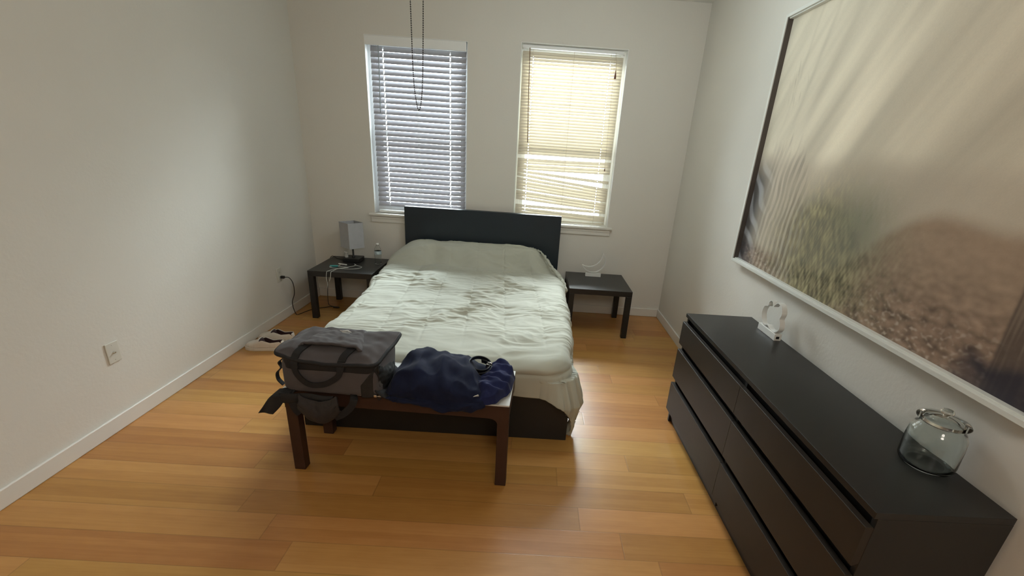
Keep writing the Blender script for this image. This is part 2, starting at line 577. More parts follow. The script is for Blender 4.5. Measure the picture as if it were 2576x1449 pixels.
def window(n):
    x0, x1, z0, z1 = WIN[n]
    yf = YB + REC            # room face of the vinyl frame
    root = bpy.data.objects.new('window_%d' % n, None); COL.objects.link(root)
    root.location = ((x0 + x1) / 2, yf, z0)
    struct(root)
    X0, X1, Z1 = x0 - root.location.x, x1 - root.location.x, z1 - z0
    fw = 0.045
    boxes('window_frame', [(X0, X0 + fw, 0, 0.06, 0, Z1), (X1 - fw, X1, 0, 0.06, 0, Z1), (X0 + fw, X1 - fw, 0, 0.06, 0, fw), (X0 + fw, X1 - fw, 0, 0.06, Z1 - fw, Z1)], M['vinyl'], root, bevel=0.003)
    zm = Z1 * 0.47
    # upper and lower sash of the single-hung window
    a, b = X0 + fw, X1 - fw
    s = 0.035
    boxes('sash', [(a, a + s, 0.028, 0.05, zm, Z1 - fw), (b - s, b, 0.028, 0.05, zm, Z1 - fw), (a + s, b - s, 0.028, 0.05, Z1 - fw - s, Z1 - fw), (a + s, b - s, 0.028, 0.05, zm, zm + s)], M['vinyl'], root, bevel=0.002)
    boxes('sash', [(a, a + s, 0.004, 0.026, fw, zm + s), (b - s, b, 0.004, 0.026, fw, zm + s), (a + s, b - s, 0.004, 0.026, fw, fw + s + 0.01), (a + s, b - s, 0.004, 0.026, zm, zm + s)], M['vinyl'], root, bevel=0.002)
    boxes('pane', [(a + s, b - s, 0.037, 0.041, zm + s, Z1 - fw - s)], M['pane'], root, bevel=0)
    boxes('pane', [(a + s, b - s, 0.013, 0.017, fw + s + 0.01, zm)], M['pane'], root, bevel=0)
    # stool and apron
    bm = bmesh.new()
    add_box(bm, X0 - 0.045, X1 + 0.045, -REC - 0.04, -REC + 0.0005, -0.022, 0.0, bevel=0.004)
    add_box(bm, X0, X1, -REC, 0.0, -0.004, 0.003)
    from_bm('window_sill', bm, M['trim'], root)
    bm = bmesh.new()
    add_box(bm, X0 - 0.03, X1 + 0.03, -REC - 0.016, -REC, -0.085, -0.022, bevel=0.003)
    add_box(bm, X0 - 0.03, X1 + 0.03, -REC - 0.022, -REC, -0.05, -0.03, bevel=0.004)
    from_bm('apron', bm, M['trim'], root)
    # lining of the opening
    boxes('reveal', [(X0, X0 + 0.004, -REC + 0.001, 0, 0.003, Z1 - 0.004), (X1 - 0.004, X1, -REC + 0.001, 0, 0.003, Z1 - 0.004), (X0, X1, -REC + 0.001, 0, Z1 - 0.004, Z1)], M['vinyl'], root, bevel=0)
    return root


window(1)
window(2)


# ------------------------------------------------------------------ blinds
def slat_piece(bm, x0, x1, yc, zc0, zc1, width, tilt, crown, th, s0, s1, nseg, bow=(0, 0)):
    rows = []
    for x, zz in ((x0, zc0 - bow[0]), (x1, zc1 - bow[1])):
        top, bot = [], []
        for k in range(nseg + 1):
            s = s0 + (s1 - s0) * k / nseg
            c = crown * (1 - 4 * s * s)
            dy, dzv = s * width * math.cos(tilt), s * width * math.sin(tilt)
            ny, nz = -math.sin(tilt), math.cos(tilt)
            top.append(bm.verts.new((x, yc + dy + ny * (c + th / 2), zz + dzv + nz * (c + th / 2))))
            bot.append(bm.verts.new((x, yc + dy + ny * (c - th / 2), zz + dzv + nz * (c - th / 2))))
        rows.append(top + bot[::-1])
    A, B = rows
    m = len(A)
    for k in range(m):
        bm.faces.new((A[k], B[k], B[(k + 1) % m], A[(k + 1) % m]))
    bm.faces.new(A[::-1]); bm.faces.new(B)


def add_slat(bm, x0, x1, yc, z0, z1, width, tilt, crown, th, holes=(), hole_w=0.006, hole_s=0.2, segx=1, nseg=4, bow=0.0):
    """One slat with punched cord holes; positive tilt: the room edge hangs down."""
    xs = [x0 + (x1 - x0) * i / segx for i in range(segx + 1)]
    for h in holes:
        xs += [h - hole_w / 2, h + hole_w / 2]
    xs = sorted(xs)
    for a, b in zip(xs, xs[1:]):
        if b - a < 1e-6:
            continue
        ta, tb = (a - x0) / (x1 - x0), (b - x0) / (x1 - x0)
        za, zb = z0 + (z1 - z0) * ta, z0 + (z1 - z0) * tb
        bw = (bow * 4 * ta * (1 - ta), bow * 4 * tb * (1 - tb))
        if any(abs((a + b) / 2 - h) < 1e-4 for h in holes):
            slat_piece(bm, a, b, yc, za, zb, width, tilt, crown, th, -0.5, -hole_s, 1, bw)
            slat_piece(bm, a, b, yc, za, zb, width, tilt, crown, th, hole_s, 0.5, 1, bw)
        else:
            slat_piece(bm, a, b, yc, za, zb, width, tilt, crown, th, -0.5, 0.5, nseg, bw)


def left_blind():
    x0, x1, z0, z1 = WIN[1]
    yb = YB + 0.052
    root = thing('window_blind', 'white wide-slat horizontal blind with bluish glow in window behind hanging pull chain', 'window blind', ((x0 + x1) / 2, yb, z1))
    cx, cz = (x0 + x1) / 2, z1
    a, b = x0 + 0.036 - cx, x1 - 0.020 - cx
    # valance with a returned end
    bm = bmesh.new()
    add_box(bm, x0 + 0.004 - cx, x1 - 0.014 - cx, YB + 0.004 - yb, YB + 0.016 - yb, -0.078, 0.0 - 0.004, bevel=0.003)
    from_bm('valance', bm, M['vinyl'], root)
    boxes('head_rail', [(a, b, -0.022, 0.028, -0.05, -0.006)], M['vinyl'], root, bevel=0.002)
    bm = bmesh.new()
    pitch, n = 0.0465, 30
    ztop = 2.3435 - cz
    holes = [-1.44 - cx, -0.838 - cx]
    for i in range(n):
        zi = ztop - i * pitch
        # tilt shaped so the same bright slit of light shows at every slat
        tphi = (zi + cz - 1.606) / yb
        best = min((abs(pitch - 0.053 * (math.sin(math.radians(q)) - math.cos(math.radians(q)) * tphi) - 0.0035), q) for q in [30 + 0.5 * k for k in range(90)])
        add_slat(bm, a, b, 0.0, zi, zi, 0.053, math.radians(best[1]), 0.0025, 0.0028, holes, 0.009, 0.34)
    from_bm('slats', bm, M['slat_white'], root, smooth=False)
    zb = z0 + 0.018 - cz
    boxes('bottom_rail', [(a, b, -0.024, 0.024, zb - 0.012, zb + 0.012)], M['vinyl'], root, bevel=0.004)
    bm = bmesh.new()
    for fx in (-1.44 - cx, -1.14 - cx, -0.838 - cx):
        for dy in (-0.020, 0.020):
            add_tube(bm, [Vector((fx, dy, -0.05)), Vector((fx, dy, zb))], 0.0009, 5)
        add_tube(bm, [Vector((fx + 0.012, -0.018, -0.05)), Vector((fx + 0.012, -0.018, zb))], 0.0008, 5)
    from_bm('ladder_cord', bm, M['cable_white'], root)
    tube('tilt_wand', [(-1.468 - cx, -0.040, -0.055), (-1.47 - cx, -0.042, -0.3), (-1.478 - cx, -0.045, -0.62)], 0.0042, M['wand_grey'], root, seg=8)
    return root


def right_blind():
    x0, x1, z0, z1 = WIN[2]
    yb = YB + 0.060
    cx, cz = (x0 + x1) / 2, z1
    root = thing('window_blind', 'cream narrow-slat blind with broken gapped slats glowing in sunlit window', 'window blind', (cx, yb, z1))
    a, b = x0 + 0.014 - cx, x1 - 0.030 - cx
    boxes('head_rail', [(a, b, -0.016, 0.018, -0.036, -0.010)], M['vinyl'], root, bevel=0.002)
    rnd = random.Random(5)
    bm = bmesh.new()
    pitch = 0.0262
    z = 2.398 - cz
    zlist = []
    # (z of left end, z of right end) for each slat; gaps where the slats have slipped
    gaps = [(1.520, 1.556, 0.035, 0.022), (1.415, 1.40, 0.000, 0.060), (1.350, 1.345, 0.0, 0.042), (1.308, 1.30, 0.010, 0.0),
            (1.175, 1.172, 0.010, 0.008), (1.085, 1.075, 0.046, 0.0), (1.02, 1.022, 0.0, 0.030)]
    zl = zr = 2.398
    gi = 0
    while min(zl, zr) > 0.955:
        extra_l = extra_r = 0.0
        if gi < len(gaps) and (zl + zr) / 2 < (gaps[gi][0] + gaps[gi][1]) / 2 + pitch * 0.5:
            extra_l, extra_r = gaps[gi][2], gaps[gi][3]
            gi += 1
        zl -= extra_l; zr -= extra_r
        # slats above 1.62 m hang level; lower ones sag a little at random
        low = 1.0 if zl < 1.6 else 0.35
        add_slat(bm, a, b, 0.0, zl - cz + rnd.uniform(-1, 1) * 0.0012 * low, zr - cz + rnd.uniform(-1, 1) * 0.0012 * low,
                 0.0300, math.radians(64 + rnd.uniform(-2, 2)), 0.0022, 0.0011, [-0.095 - cx, 0.60 - cx], 0.005, 0.2, segx=6,
                 bow=rnd.uniform(-0.001, 0.004) * low)
        zl -= pitch; zr -= pitch
        if zl - zr > 0.004:
            zl -= 0.003
        elif zr - zl > 0.004:
            zr -= 0.003
    from_bm('slats', bm, M['slat_cream'], root)
    zb = 0.936 - cz
    boxes('bottom_rail', [(a, b, -0.012, 0.012, zb - 0.006, zb + 0.006)], M['slat_cream'], root, bevel=0.002)
    bm = bmesh.new()
    for fx in (-0.095 - cx, 0.27 - cx, 0.60 - cx):
        for dy in (-0.0125, 0.0125):
            add_tube(bm, [Vector((fx, dy, -0.03)), Vector((fx, dy, zb))], 0.0007, 5)
    from_bm('ladder_cord', bm, M['cord_tan'], root)
    tube('tilt_wand', [(-0.128 - cx, -0.030, -0.036), (-0.118 - cx, -0.034, -0.42), (-0.104 - cx, -0.036, -0.815)], 0.0038, M['wand_tan'], root, seg=8)
    pc = tube('pull_cord', [(0.640 - cx, -0.026, -0.03), (0.648 - cx, -0.030, -0.10), (0.652 - cx, -0.030, -0.168)], 0.0012, M['cord_tan'], root, seg=6)
    bm = bmesh.new(); add_lathe(bm, [(0, -0.166), (0.005, -0.168), (0.004, -0.178), (0.008, -0.20), (0.010, -0.232), (0, -0.232)], 14, 0.652 - cx, -0.030)
    from_bm('tassel', bm, M['brown_tassel'], pc, smooth=True)
    pc2 = tube('pull_cord', [(0.634 - cx, -0.028, -0.03), (0.641 - cx, -0.030, -0.5), (0.654 - cx, -0.030, -1.0)], 0.0007, M['cord_tan'], root, seg=6)
    bm = bmesh.new(); add_lathe(bm, [(0, -1.0), (0.004, -1.002), (0.006, -1.024), (0, -1.026)], 12, 0.654 - cx, -0.030)
    from_bm('tassel', bm, M['brown_tassel'], pc2, smooth=True)
    boxes('cord_knot', [(0.243 - cx, 0.252 - cx, -0.016, -0.011, 1.600 - cz, 1.609 - cz)], M['white_plastic'], root, bevel=0.002)
    return root


left_blind()
right_blind()


# ------------------------------------------------------------------ bed
BX0, BX1, BY0, BY1 = -1.268, 0.273, 2.246, YB - 0.016
bed = thing('bed', 'low black-brown bed frame with tall plain headboard under the windows', 'bed', ((BX0 + BX1) / 2, (BY0 + BY1) / 2, 0))
bx, by = bed.location.x, bed.location.y
boxes('headboard', [(BX0 - bx, BX1 - bx, BY1 - 0.065 - by, BY1 - by, 0.0, 1.0)], M['headboard'], bed, bevel=0.003)
boxes('footboard', [(BX0 - bx, BX1 - bx, BY0 - by, BY0 + 0.035 - by, 0.0, 0.385)], M['espresso'], bed, bevel=0.003)
for s in (0, 1):
    xa = BX0 - bx if s == 0 else BX1 - 0.035 - bx
    boxes('side_rail', [(xa, xa + 0.035, BY0 + 0.035 - by, BY1 - 0.065 - by, 0.06, 0.385)], M['espresso'], bed, bevel=0.003)
boxes('slat_base', [(BX0 + 0.035 - bx, BX1 - 0.035 - bx, BY0 + 0.05 - by, BY1 - 0.08 - by, 0.20, 0.225)], M['espresso'], bed, bevel=0.002)


def comforter():
    x0, x1 = -1.262, 0.298
    yf, yh = 2.205, 4.475
    r, rho = 0.20, 0.075
    na, nb = 470, 560
    a = np.linspace(x0 - 0.36, x1 + 0.405, na)
    b = np.linspace(yf - 0.168, yh + 0.16, nb)
    A, B = np.meshgrid(a, b)
    cxx = np.clip(A, x0 + r, x1 - r)
    cyy = np.clip(B, yf + r, yh - r)
    dx, dy = A - cxx, B - cyy
    # head corners are folded less: shorten them so no cloth piles up there
    d = np.sqrt(dx * dx + dy * dy) + 1e-9
    nx, ny = dx / d, dy / d
    s = d - (r - rho)
    arc = rho * PI / 2
    h = np.where(s <= 0, d, np.where(s <= arc, (r - rho) + rho * np.sin(np.clip(s, 0, arc) / rho), r))
    g = np.where(s <= 0, 0, np.where(s <= arc, rho * (1 - np.cos(np.clip(s, 0, arc) / rho)), rho + (s - arc)))
    hang = np.clip(s - arc * 0.6, 0, None)
    foot = (ny < 0)
    corner = np.abs(nx * ny) * 2
    rightside = (nx > 0)
    # hem flare
    h = h + np.where(rightside & foot, corner * np.where(hang < 0.22, hang * 0.42, 0.0924 - (hang - 0.22) * 0.28), 0)
    # the quilted edge rolls out over the foot, with a crease under it
    roll = np.exp(-((g - 0.028) / 0.022) ** 2) * 0.013 - np.exp(-((g - 0.064) / 0.010) ** 2) * 0.009
    h = h + np.where(foot, roll * np.abs(ny), 0)
    # soft folds in the hanging parts
    along = A * ny * ny + B * nx * nx
    h = h + sstep(0.03, 0.22, hang) * (0.012 * np.sin(along * 15 + 1.3 * np.sin(along * 7)) + 0.010 * noise2(along * 9, hang * 4, 3)) * np.where(foot & (np.abs(ny) > .8), 0.7, 1.1)
    X = cxx + nx * h
    Y = cyy + ny * h
    ztop = np.full_like(A, 0.505)
    # crowned middle, slightly lower over the edges
    ztop += 0.018 * (1 - ((A - (x0 + x1) / 2) / 0.8) ** 2).clip(0, 1) * sstep(2.2, 2.7, B)
    # pillows under the head end
    tb = sstep(4.12, 4.30, B + 0.03 * np.sin(A * 9) + 0.02 * np.sin(A * 23 + 1))
    px = sstep(x0 - 0.10, x0 + 0.22, A) * (1 - sstep(-0.02, 0.27, A))
    ztop += tb * px * (0.135 + 0.045 * sstep(4.2, 4.45, B)) * (1 - 0.10 * np.exp(-((A + 0.50) / 0.10) ** 2) * (1 - sstep(4.3, 4.45, B)))
    Z = ztop - g
    # the cloth spreads toward the head on the left, over the table's edge
    wl = (1 - sstep(x0 - 0.02, x0 + 0.30, X))
    X = X - wl * (0.125 * sstep(3.0, 4.15, Y) + 0.012 * sstep(2.9, 2.6, Y))
    wr = sstep(x1 - 0.30, x1, X)
    X = X + wr * (0.012 * sstep(2.6, 3.3, Y) + 0.015 * np.exp(-((Y - 3.95) / 0.16) ** 2) - 0.030 * sstep(2.75, 2.35, Y) * (g < 0.1))
    # normals for the wrinkle displacement
    def grad(F, ax):
        return np.gradient(F, axis=ax)
    Tu = np.stack([grad(X, 1), grad(Y, 1), grad(Z, 1)], -1); Tv = np.stack([grad(X, 0), grad(Y, 0), grad(Z, 0)], -1)
    Nn = np.cross(Tu, Tv); Nn /= (np.linalg.norm(Nn, axis=-1, keepdims=True) + 1e-12)
    # quilting lines run from foot to head
    xs_ = A + 0.075 * (B - 2.6)
    q = (xs_ + 0.135) / 0.254
    dq = np.abs(q - np.round(q)) * 0.254
    chan = np.round(q - 0.5)
    seam = np.exp(-(dq / 0.009) ** 2)
    puff = 0.003 * (1 - np.exp(-(dq / 0.05) ** 2))
    # puckers across each channel
    wx = A + 0.03 * noise2(A * 5, B * 9, 1)
    wy = B + 0.22 * (A + 0.5) * noise2(A * 1.3, B * 1.7, 64) + 0.036 * noise2(A * 3.5, B * 5, 2) + 0.012 * noise2(A * 11, B * 14, 8)
    def ridge(n):
        return 1 - np.abs(n) * 2.2
    f1 = ridge(noise2(wx * 3.6, wy * 12, 4))
    f2 = ridge(noise2(wx * 7.5 + 5 + chan * 0.3, wy * 25 + chan * 0.25, 5))
    f3 = noise2(wx * 16, wy * 46, 6)
    f4 = noise2(A * 3.0, B * 5.0, 9)
    diag = ridge(noise2((A * 0.8 + B * 0.6) * 9, (B * 0.8 - A * 0.6) * 3, 11))
    midz = sstep(2.30, 2.75, B) * (1 - 0.30 * sstep(4.12, 4.3, B))
    pinch = 0.55 + 0.45 * np.exp(-(dq / 0.045) ** 2)
    amp = (0.25 + 0.75 * midz) * (1 - 0.35 * sstep(0.05, 0.2, g))
    amp = amp * (0.40 + 0.95 * sstep(-0.35, 0.5, noise2(A * 2.2 + 4, B * 2.6, 12)))
    disp = amp * (0.0094 * f1 * (0.8 + 0.2 * pinch) + 0.0052 * f2 * pinch * midz + 0.0020 * f3 * midz + 0.0085 * diag * sstep(-0.1, 0.5, noise2(A * 2.6 + 9, B * 2.2, 62))) + 0.012 * f4 + 0.004 * noise2(A * 7, B * 8, 63)
    disp = disp + puff * (0.5 + 0.5 * midz) - seam * 0.0034 * (0.6 + 0.8 * noise2(A * 2, B * 6, 61)) * sstep(2.35, 2.6, B)
    # hollow rippled hollow under the pillow fronts
    disp = disp - 0.012 * np.exp(-((B - 4.12) / 0.045) ** 2) * (0.5 + 0.5 * np.sin(A * 17))
    # long soft folds leaving the foot
    disp = disp + 0.010 * np.exp(-((B - 2.33 - 0.25 * (A + 0.15)) / 0.05) ** 2) * np.exp(-((A + 0.15) / 0.28) ** 2)
    X = X + Nn[..., 0] * disp; Y = Y + Nn[..., 1] * disp; Z = Z + Nn[..., 2] * disp
    # keep clear of the headboard and the floor
    Y = np.minimum(Y, BY1 - 0.065 - 0.012)
    Z = np.maximum(Z, 0.004 + 0.01 * (1 + np.tanh((Z) * 10)) * (Z < 0))
    # rest on the bed frame rather than sinking in it
    rows, cols = X.shape
    o = grid_mesh('comforter', X - bx, Y - by, Z, M['comforter'])
    o.location = (bx, by, 0)
    md = o.modifiers.new('thickness', 'SOLIDIFY'); md.thickness = 0.010; md.offset = -1
    edge = catmull([(0.00, 4.45, 0.675), (0.075, 4.40, 0.665), (0.135, 4.27, 0.635), (0.195, 4.12, 0.585), (0.255, 4.00, 0.535), (0.300, 3.90, 0.500), (0.318, 3.80, 0.455)], 10)
    bm = bmesh.new()
    add_tube(bm, [p - Vector((bx, by, 0)) + Vector((0.004 * math.sin(i * 1.1), 0, 0.004 * math.sin(i * 1.7))) for i, p in enumerate(edge)],
             lambda t: 0.007 + 0.013 * t + 0.002 * math.sin(t * 47) + 0.0015 * math.sin(t * 83), 10)
    from_bm('turned_edge', bm, M['comforter'], o, smooth=True, loc=(0, 0, 0))
    tag(o, 'pale sage-grey rumpled quilted comforter spread over the bed, one corner touching the floor', 'comforter')
    return o


comforter()


# ------------------------------------------------------------------ side tables
def side_table(label, x, y, rot):
    t = thing('side_table', label, 'side table', (x, y, 0), rot, 'matching low side tables beside the bed')
    w, d, h = 0.5745, 0.5964, 0.455
    boxes('tabletop', [(-w / 2, w / 2, -d / 2, d / 2, h - 0.05, h)], M['espresso_top'], t, bevel=0.002)
    for sx in (-1, 1):
        for sy in (-1, 1):
            xa = sx * (w / 2 - 0.05) if sx > 0 else -w / 2
            ya = sy * (d / 2 - 0.05) if sy > 0 else -d / 2
            boxes('leg', [(xa, xa + 0.05, ya, ya + 0.05, 0, h - 0.05)], M['espresso'], t, bevel=0.002)
    return t


side_table('low square black side table holding the grey lamp and white cables', -1.7154, 4.2196 - 0.006, 0.0143)
side_table('low square black side table holding only the white crescent light', 0.6484, 4.1916, -0.0005)
TT = 0.455

# lamp
lamp = thing('table_lamp', 'small table lamp with square grey fabric shade and black base', 'lamp', (-1.752, 4.365, TT), 0)
boxes('base', [(-0.080, 0.076, -0.072, 0.085, 0, 0.036)], M['black_plastic'], lamp, bevel=0.004)
lathe('pole', [(0, 0.036), (0.016, 0.036), (0.016, 0.042), (0.0085, 0.046), (0.0085, 0.235), (0.013, 0.237), (0.013, 0.26), (0, 0.26)], M['black_plastic'], lamp, seg=20)


def lamp_shade():
    bm = bmesh.new()
    s, t = 0.078, 0.003
    z0, z1 = 0.135, 0.378
    q = []
    for z in (z0, z1):
        for rr in (s, s - t):
            q.append([bm.verts.new((sx * rr, sy * rr, z)) for sx, sy in ((-1, -1), (1, -1), (1, 1), (-1, 1))])
    o0, i0, o1, i1 = q
    for k in range(4):
        k2 = (k + 1) % 4
        bm.faces.new((o0[k], o0[k2], o1[k2], o1[k]))
        bm.faces.new((i0[k2], i0[k], i1[k], i1[k2]))
        bm.faces.new((o0[k2], o0[k], i0[k], i0[k2]))
        bm.faces.new((o1[k], o1[k2], i1[k2], i1[k]))
    # hem bands
    for z in (z0, z1 - 0.008):
        for sx in (-1, 1):
            add_box(bm, -s - 0.001, s + 0.001, sx * s - 0.0012, sx * s + 0.0012, z, z + 0.008)
            add_box(bm, sx * s - 0.0012, sx * s + 0.0012, -s - 0.001, s + 0.001, z, z + 0.008)
    # spider
    add_tube(bm, [Vector((-s, 0, 0.25)), Vector((s, 0, 0.25))], 0.0015, 6)
    add_tube(bm, [Vector((0, -s, 0.25)), Vector((0, s, 0.25))], 0.0015, 6)
    return from_bm('lamp_shade', bm, M['shade'], lamp, rot=(0, 0, math.radians(52)))


lamp_shade()

# pill bottle, adapter, teal case, cables, water bottle
o = lathe('pill_bottle', [(0, 0), (0.015, 0), (0.016, 0.003), (0.016, 0.038), (0.0175, 0.039), (0.0175, 0.055), (0.015, 0.057), (0, 0.057)], M['white_plastic'], None, seg=24, loc=(-1.812, 4.345, TT + 0.036))
tag(o, 'tiny white cylindrical container standing on the black lamp base', 'container')
bm = bmesh.new(); add_box(bm, -0.036, 0.036, -0.013, 0.013, 0, 0.012, bevel=0.004, seg=3)
add_box(bm, -0.034, -0.010, -0.0135, 0.0135, 0.003, 0.009, bevel=0.001)
o = from_bm('plastic_gadget', bm, M['teal'], None, loc=(-1.838, 4.105, TT), rot=(0, 0, 0.12)); tag(o, 'small flat teal plastic item on the table beside the white cable', 'gadget')
ch = thing('phone_charger', 'slim white charging adapter with its looped white cable dangling off the table edge', 'charger', (-1.79, 4.185, TT))
boxes('adapter', [(-0.045, 0.045, -0.007, 0.007, 0, 0.010)], M['white_plastic'], ch, bevel=0.003, rot=(0, 0, -0.28))


def P_(x, y, z=0.003):
    return (x + 1.79, y - 4.185, z)


tube('cable', [P_(-1.832, 4.200, 0.006), P_(-1.80, 4.15), P_(-1.806, 4.11), P_(-1.75, 4.10), P_(-1.70, 4.092), P_(-1.74, 4.05), P_(-1.80, 3.985), P_(-1.812, 3.925, 0.0055), P_(-1.820, 3.908, 0.002), P_(-1.826, 3.900, -0.05), P_(-1.818, 3.895, -0.105), P_(-1.828, 3.897, -0.150)], 0.0024, M['cable_white'], ch, seg=6)
tube('cable', [P_(-1.690, 4.22, 0.006), P_(-1.665, 4.19), P_(-1.59, 4.135), P_(-1.62, 4.06), P_(-1.73, 4.03), P_(-1.83, 4.045), P_(-1.868, 4.075), P_(-1.83, 4.11)], 0.0024, M['cable_white'], ch, seg=6)
tube('cable', [P_(-1.672, 4.205, 0.004), P_(-1.675, 4.15), P_(-1.72, 4.08, 0.004), P_(-1.765, 4.01, 0.007), P_(-1.775, 3.935, 0.0055), P_(-1.782, 3.908, 0.002), P_(-1.788, 3.900, -0.04), P_(-1.800, 3.895, -0.08)], 0.0024, M['cable_white'], ch, seg=6)

wb_ = thing('water_bottle', 'clear plastic water bottle half hidden by the comforter on the lamp table', 'bottle', (-1.487, 4.30, TT))
bprof = [(0, 0.004), (0.020, 0.001), (0.030, 0.004), (0.032, 0.012), (0.0305, 0.028), (0.032, 0.034), (0.0305, 0.044), (0.032, 0.052), (0.0305, 0.062), (0.032, 0.070), (0.032, 0.115), (0.0300, 0.122), (0.032, 0.130), (0.029, 0.150), (0.020, 0.172), (0.0135, 0.182), (0.0125, 0.190)]
lathe('bottle_body', bprof + [(0.0115, 0.190), (0.012, 0.181), (0.019, 0.171), (0.0275, 0.149), (0.0305, 0.13), (0.0305, 0.07), (0.0295, 0.03), (0.030, 0.012), (0.02, 0.006), (0, 0.007)], M['clear_plastic'], wb_, seg=32)
lathe('label_band', [(0.0323, 0.098), (0.0327, 0.099), (0.0327, 0.130), (0.0323, 0.131)], M['water_label'], wb_, seg=32)
lathe('cap', [(0, 0.203), (0.0135, 0.203), (0.0145, 0.200), (0.0145, 0.188), (0.013, 0.187)], M['white_plastic'], wb_, seg=24)

# crescent light
moon = thing('crescent_light', 'white crescent-moon outline light on a small rectangular stand', 'decorative light', (0.625, 4.365, TT), 0)
boxes('stand', [(-0.078, 0.076, -0.018, 0.022, 0, 0.036)], M['white_plastic'], moon, bevel=0.002)


def crescent(mid_r, cxx, cz, in_r, icx, icz, a0, a1, b0, b1, n=30):
    outer = [(cxx + mid_r * math.cos(a0 + (a1 - a0) * i / n), cz + mid_r * math.sin(a0 + (a1 - a0) * i / n)) for i in range(n + 1)]
    return outer


def strip_ring(name, pts2, depth, th, material, parent, plane='xz', closed=True, off=(0, 0, 0)):
    """A thin band standing on a closed 2-D outline, `depth` deep, `th` thick."""
    P = [Vector((p[0], p[1])) for p in pts2]
    n = len(P)
    bm = bmesh.new()
    rings = []
    for i in range(n):
        t = (P[(i + 1) % n] - P[(i - 1) % n])
        if not closed and i == 0: t = P[1] - P[0]
        if not closed and i == n - 1: t = P[-1] - P[-2]
        t.normalize(); nn = Vector((-t.y, t.x))
        vs = []
        for sn, sd in ((-1, -1), (1, -1), (1, 1), (-1, 1)):
            q = P[i] + nn * sn * th / 2
            if plane == 'xz':
                vs.append(bm.verts.new((q.x + off[0], sd * depth / 2 + off[1], q.y + off[2])))
            else:
                vs.append(bm.verts.new((sd * depth / 2 + off[0], q.x + off[1], q.y + off[2])))
        rings.append(vs)
    for i in range(n if closed else n - 1):
        A, B = rings[i], rings[(i + 1) % n]
        for k in range(4):
            bm.faces.new((A[k], A[(k + 1) % 4], B[(k + 1) % 4], B[k]))
    if not closed:
        bm.faces.new(rings[0][::-1]); bm.faces.new(rings[-1])
    bmesh.ops.recalc_face_normals(bm, faces=bm.faces)
    return from_bm(name, bm, material, parent)


def moon_outline():
    # tips in local (x, z): lower left and upper right; belly passes the stand top
    tl, tr = Vector((-0.115, 0.112)), Vector((0.075, 0.238))
    def arc3(p, q, m, n):
        # circle through three points
        ax, ay, bx_, by_, cx_, cy__ = p.x, p.y, m.x, m.y, q.x, q.y
        d = 2 * (ax * (by_ - cy__) + bx_ * (cy__ - ay) + cx_ * (ay - by_))
        ux = ((ax * ax + ay * ay) * (by_ - cy__) + (bx_ * bx_ + by_ * by_) * (cy__ - ay) + (cx_ * cx_ + cy__ * cy__) * (ay - by_)) / d
        uy = ((ax * ax + ay * ay) * (cx_ - bx_) + (bx_ * bx_ + by_ * by_) * (ax - cx_) + (cx_ * cx_ + cy__ * cy__) * (bx_ - ax)) / d
        c = Vector((ux, uy)); R_ = (p - c).length
        a0 = math.atan2(p.y - uy, p.x - ux); a2 = math.atan2(q.y - uy, q.x - ux)
        while a2 < a0:
            a2 += 2 * PI
        return [(ux + R_ * math.cos(a0 + (a2 - a0) * i / n), uy + R_ * math.sin(a0 + (a2 - a0) * i / n)) for i in range(n + 1)]
    outer = arc3(tl, tr, Vector((0.075, 0.078)), 36)
    inner = arc3(tl, tr, Vector((0.020, 0.120)), 28)
    return outer + inner[::-1][1:-1]


strip_ring('crescent_outline', moon_outline(), 0.026, 0.005, M['white_plastic'], moon)

# ------------------------------------------------------------------ dresser
DX, DY, DR = 0.951, 2.5433, 0.0177
DL, DD, DH = 1.585, 0.3974, 0.7466
dr = thing('dresser', 'long low six-drawer espresso-brown dresser against the wall under the big picture', 'dresser', (DX, DY, 0), DR)
# local: x 0..DD toward the wall, y 0..-DL toward the camera
bm = bmesh.new()
add_box(bm, 0.012, DD, -0.018, 0, 0.0, DH - 0.022, bevel=0.001)
add_box(bm, 0.012, DD, -DL, -DL + 0.018, 0.0, DH - 0.022, bevel=0.001)
add_box(bm, DD - 0.012, DD, -DL + 0.018, -0.018, 0.03, DH - 0.022)
add_box(bm, 0.012, DD - 0.02, -DL / 2 - 0.009, -DL / 2 + 0.009, 0.03, DH - 0.03)
add_box(bm, 0.024, DD, -DL + 0.018, -0.018, 0.02, 0.04)
add_box(bm, 0.030, 0.05, -DL + 0.018, -0.018, 0.0, 0.06)
for zz in (0.295, 0.520, 0.700):
    add_box(bm, 0.030, 0.05, -DL + 0.018, -0.018, zz - 0.02, zz + 0.016)
from_bm('carcass', bm, M['espresso'], dr)
bm = bmesh.new()
add_box(bm, 0.0, DD, -DL, 0, DH - 0.022, DH, bevel=0.0015)
from_bm('top_panel', bm, M['espresso_top'], dr)
for c in range(2):
    ya = -DL / 2 + 0.0015 if c == 0 else -DL + 0.001
    yb2 = -0.001 if c == 0 else -DL / 2 - 0.0015
    for zlo, zhi in ((0.078, 0.282), (0.310, 0.514), (0.540, 0.694)):
        bm = bmesh.new()
        # front with a chamfered lower lip that serves as the pull
        prof = [(0.012, zlo + 0.02), (-0.006, zlo + 0.010), (-0.012, zlo + 0.014), (-0.012, zhi - 0.001), (-0.011, zhi), (0.009, zhi), (0.012, zhi - 0.004)]
        A = [bm.verts.new((p[0], ya, p[1])) for p in prof]; B = [bm.verts.new((p[0], yb2, p[1])) for p in prof]
        n = len(prof)
        for k in range(n):
            bm.faces.new((A[k], B[k], B[(k + 1) % n], A[(k + 1) % n]))
        bm.faces.new(A[::-1]); bm.faces.new(B)
        bmesh.ops.recalc_face_normals(bm, faces=bm.faces)
        dw = from_bm('drawer', bm, M['drawer'], dr)

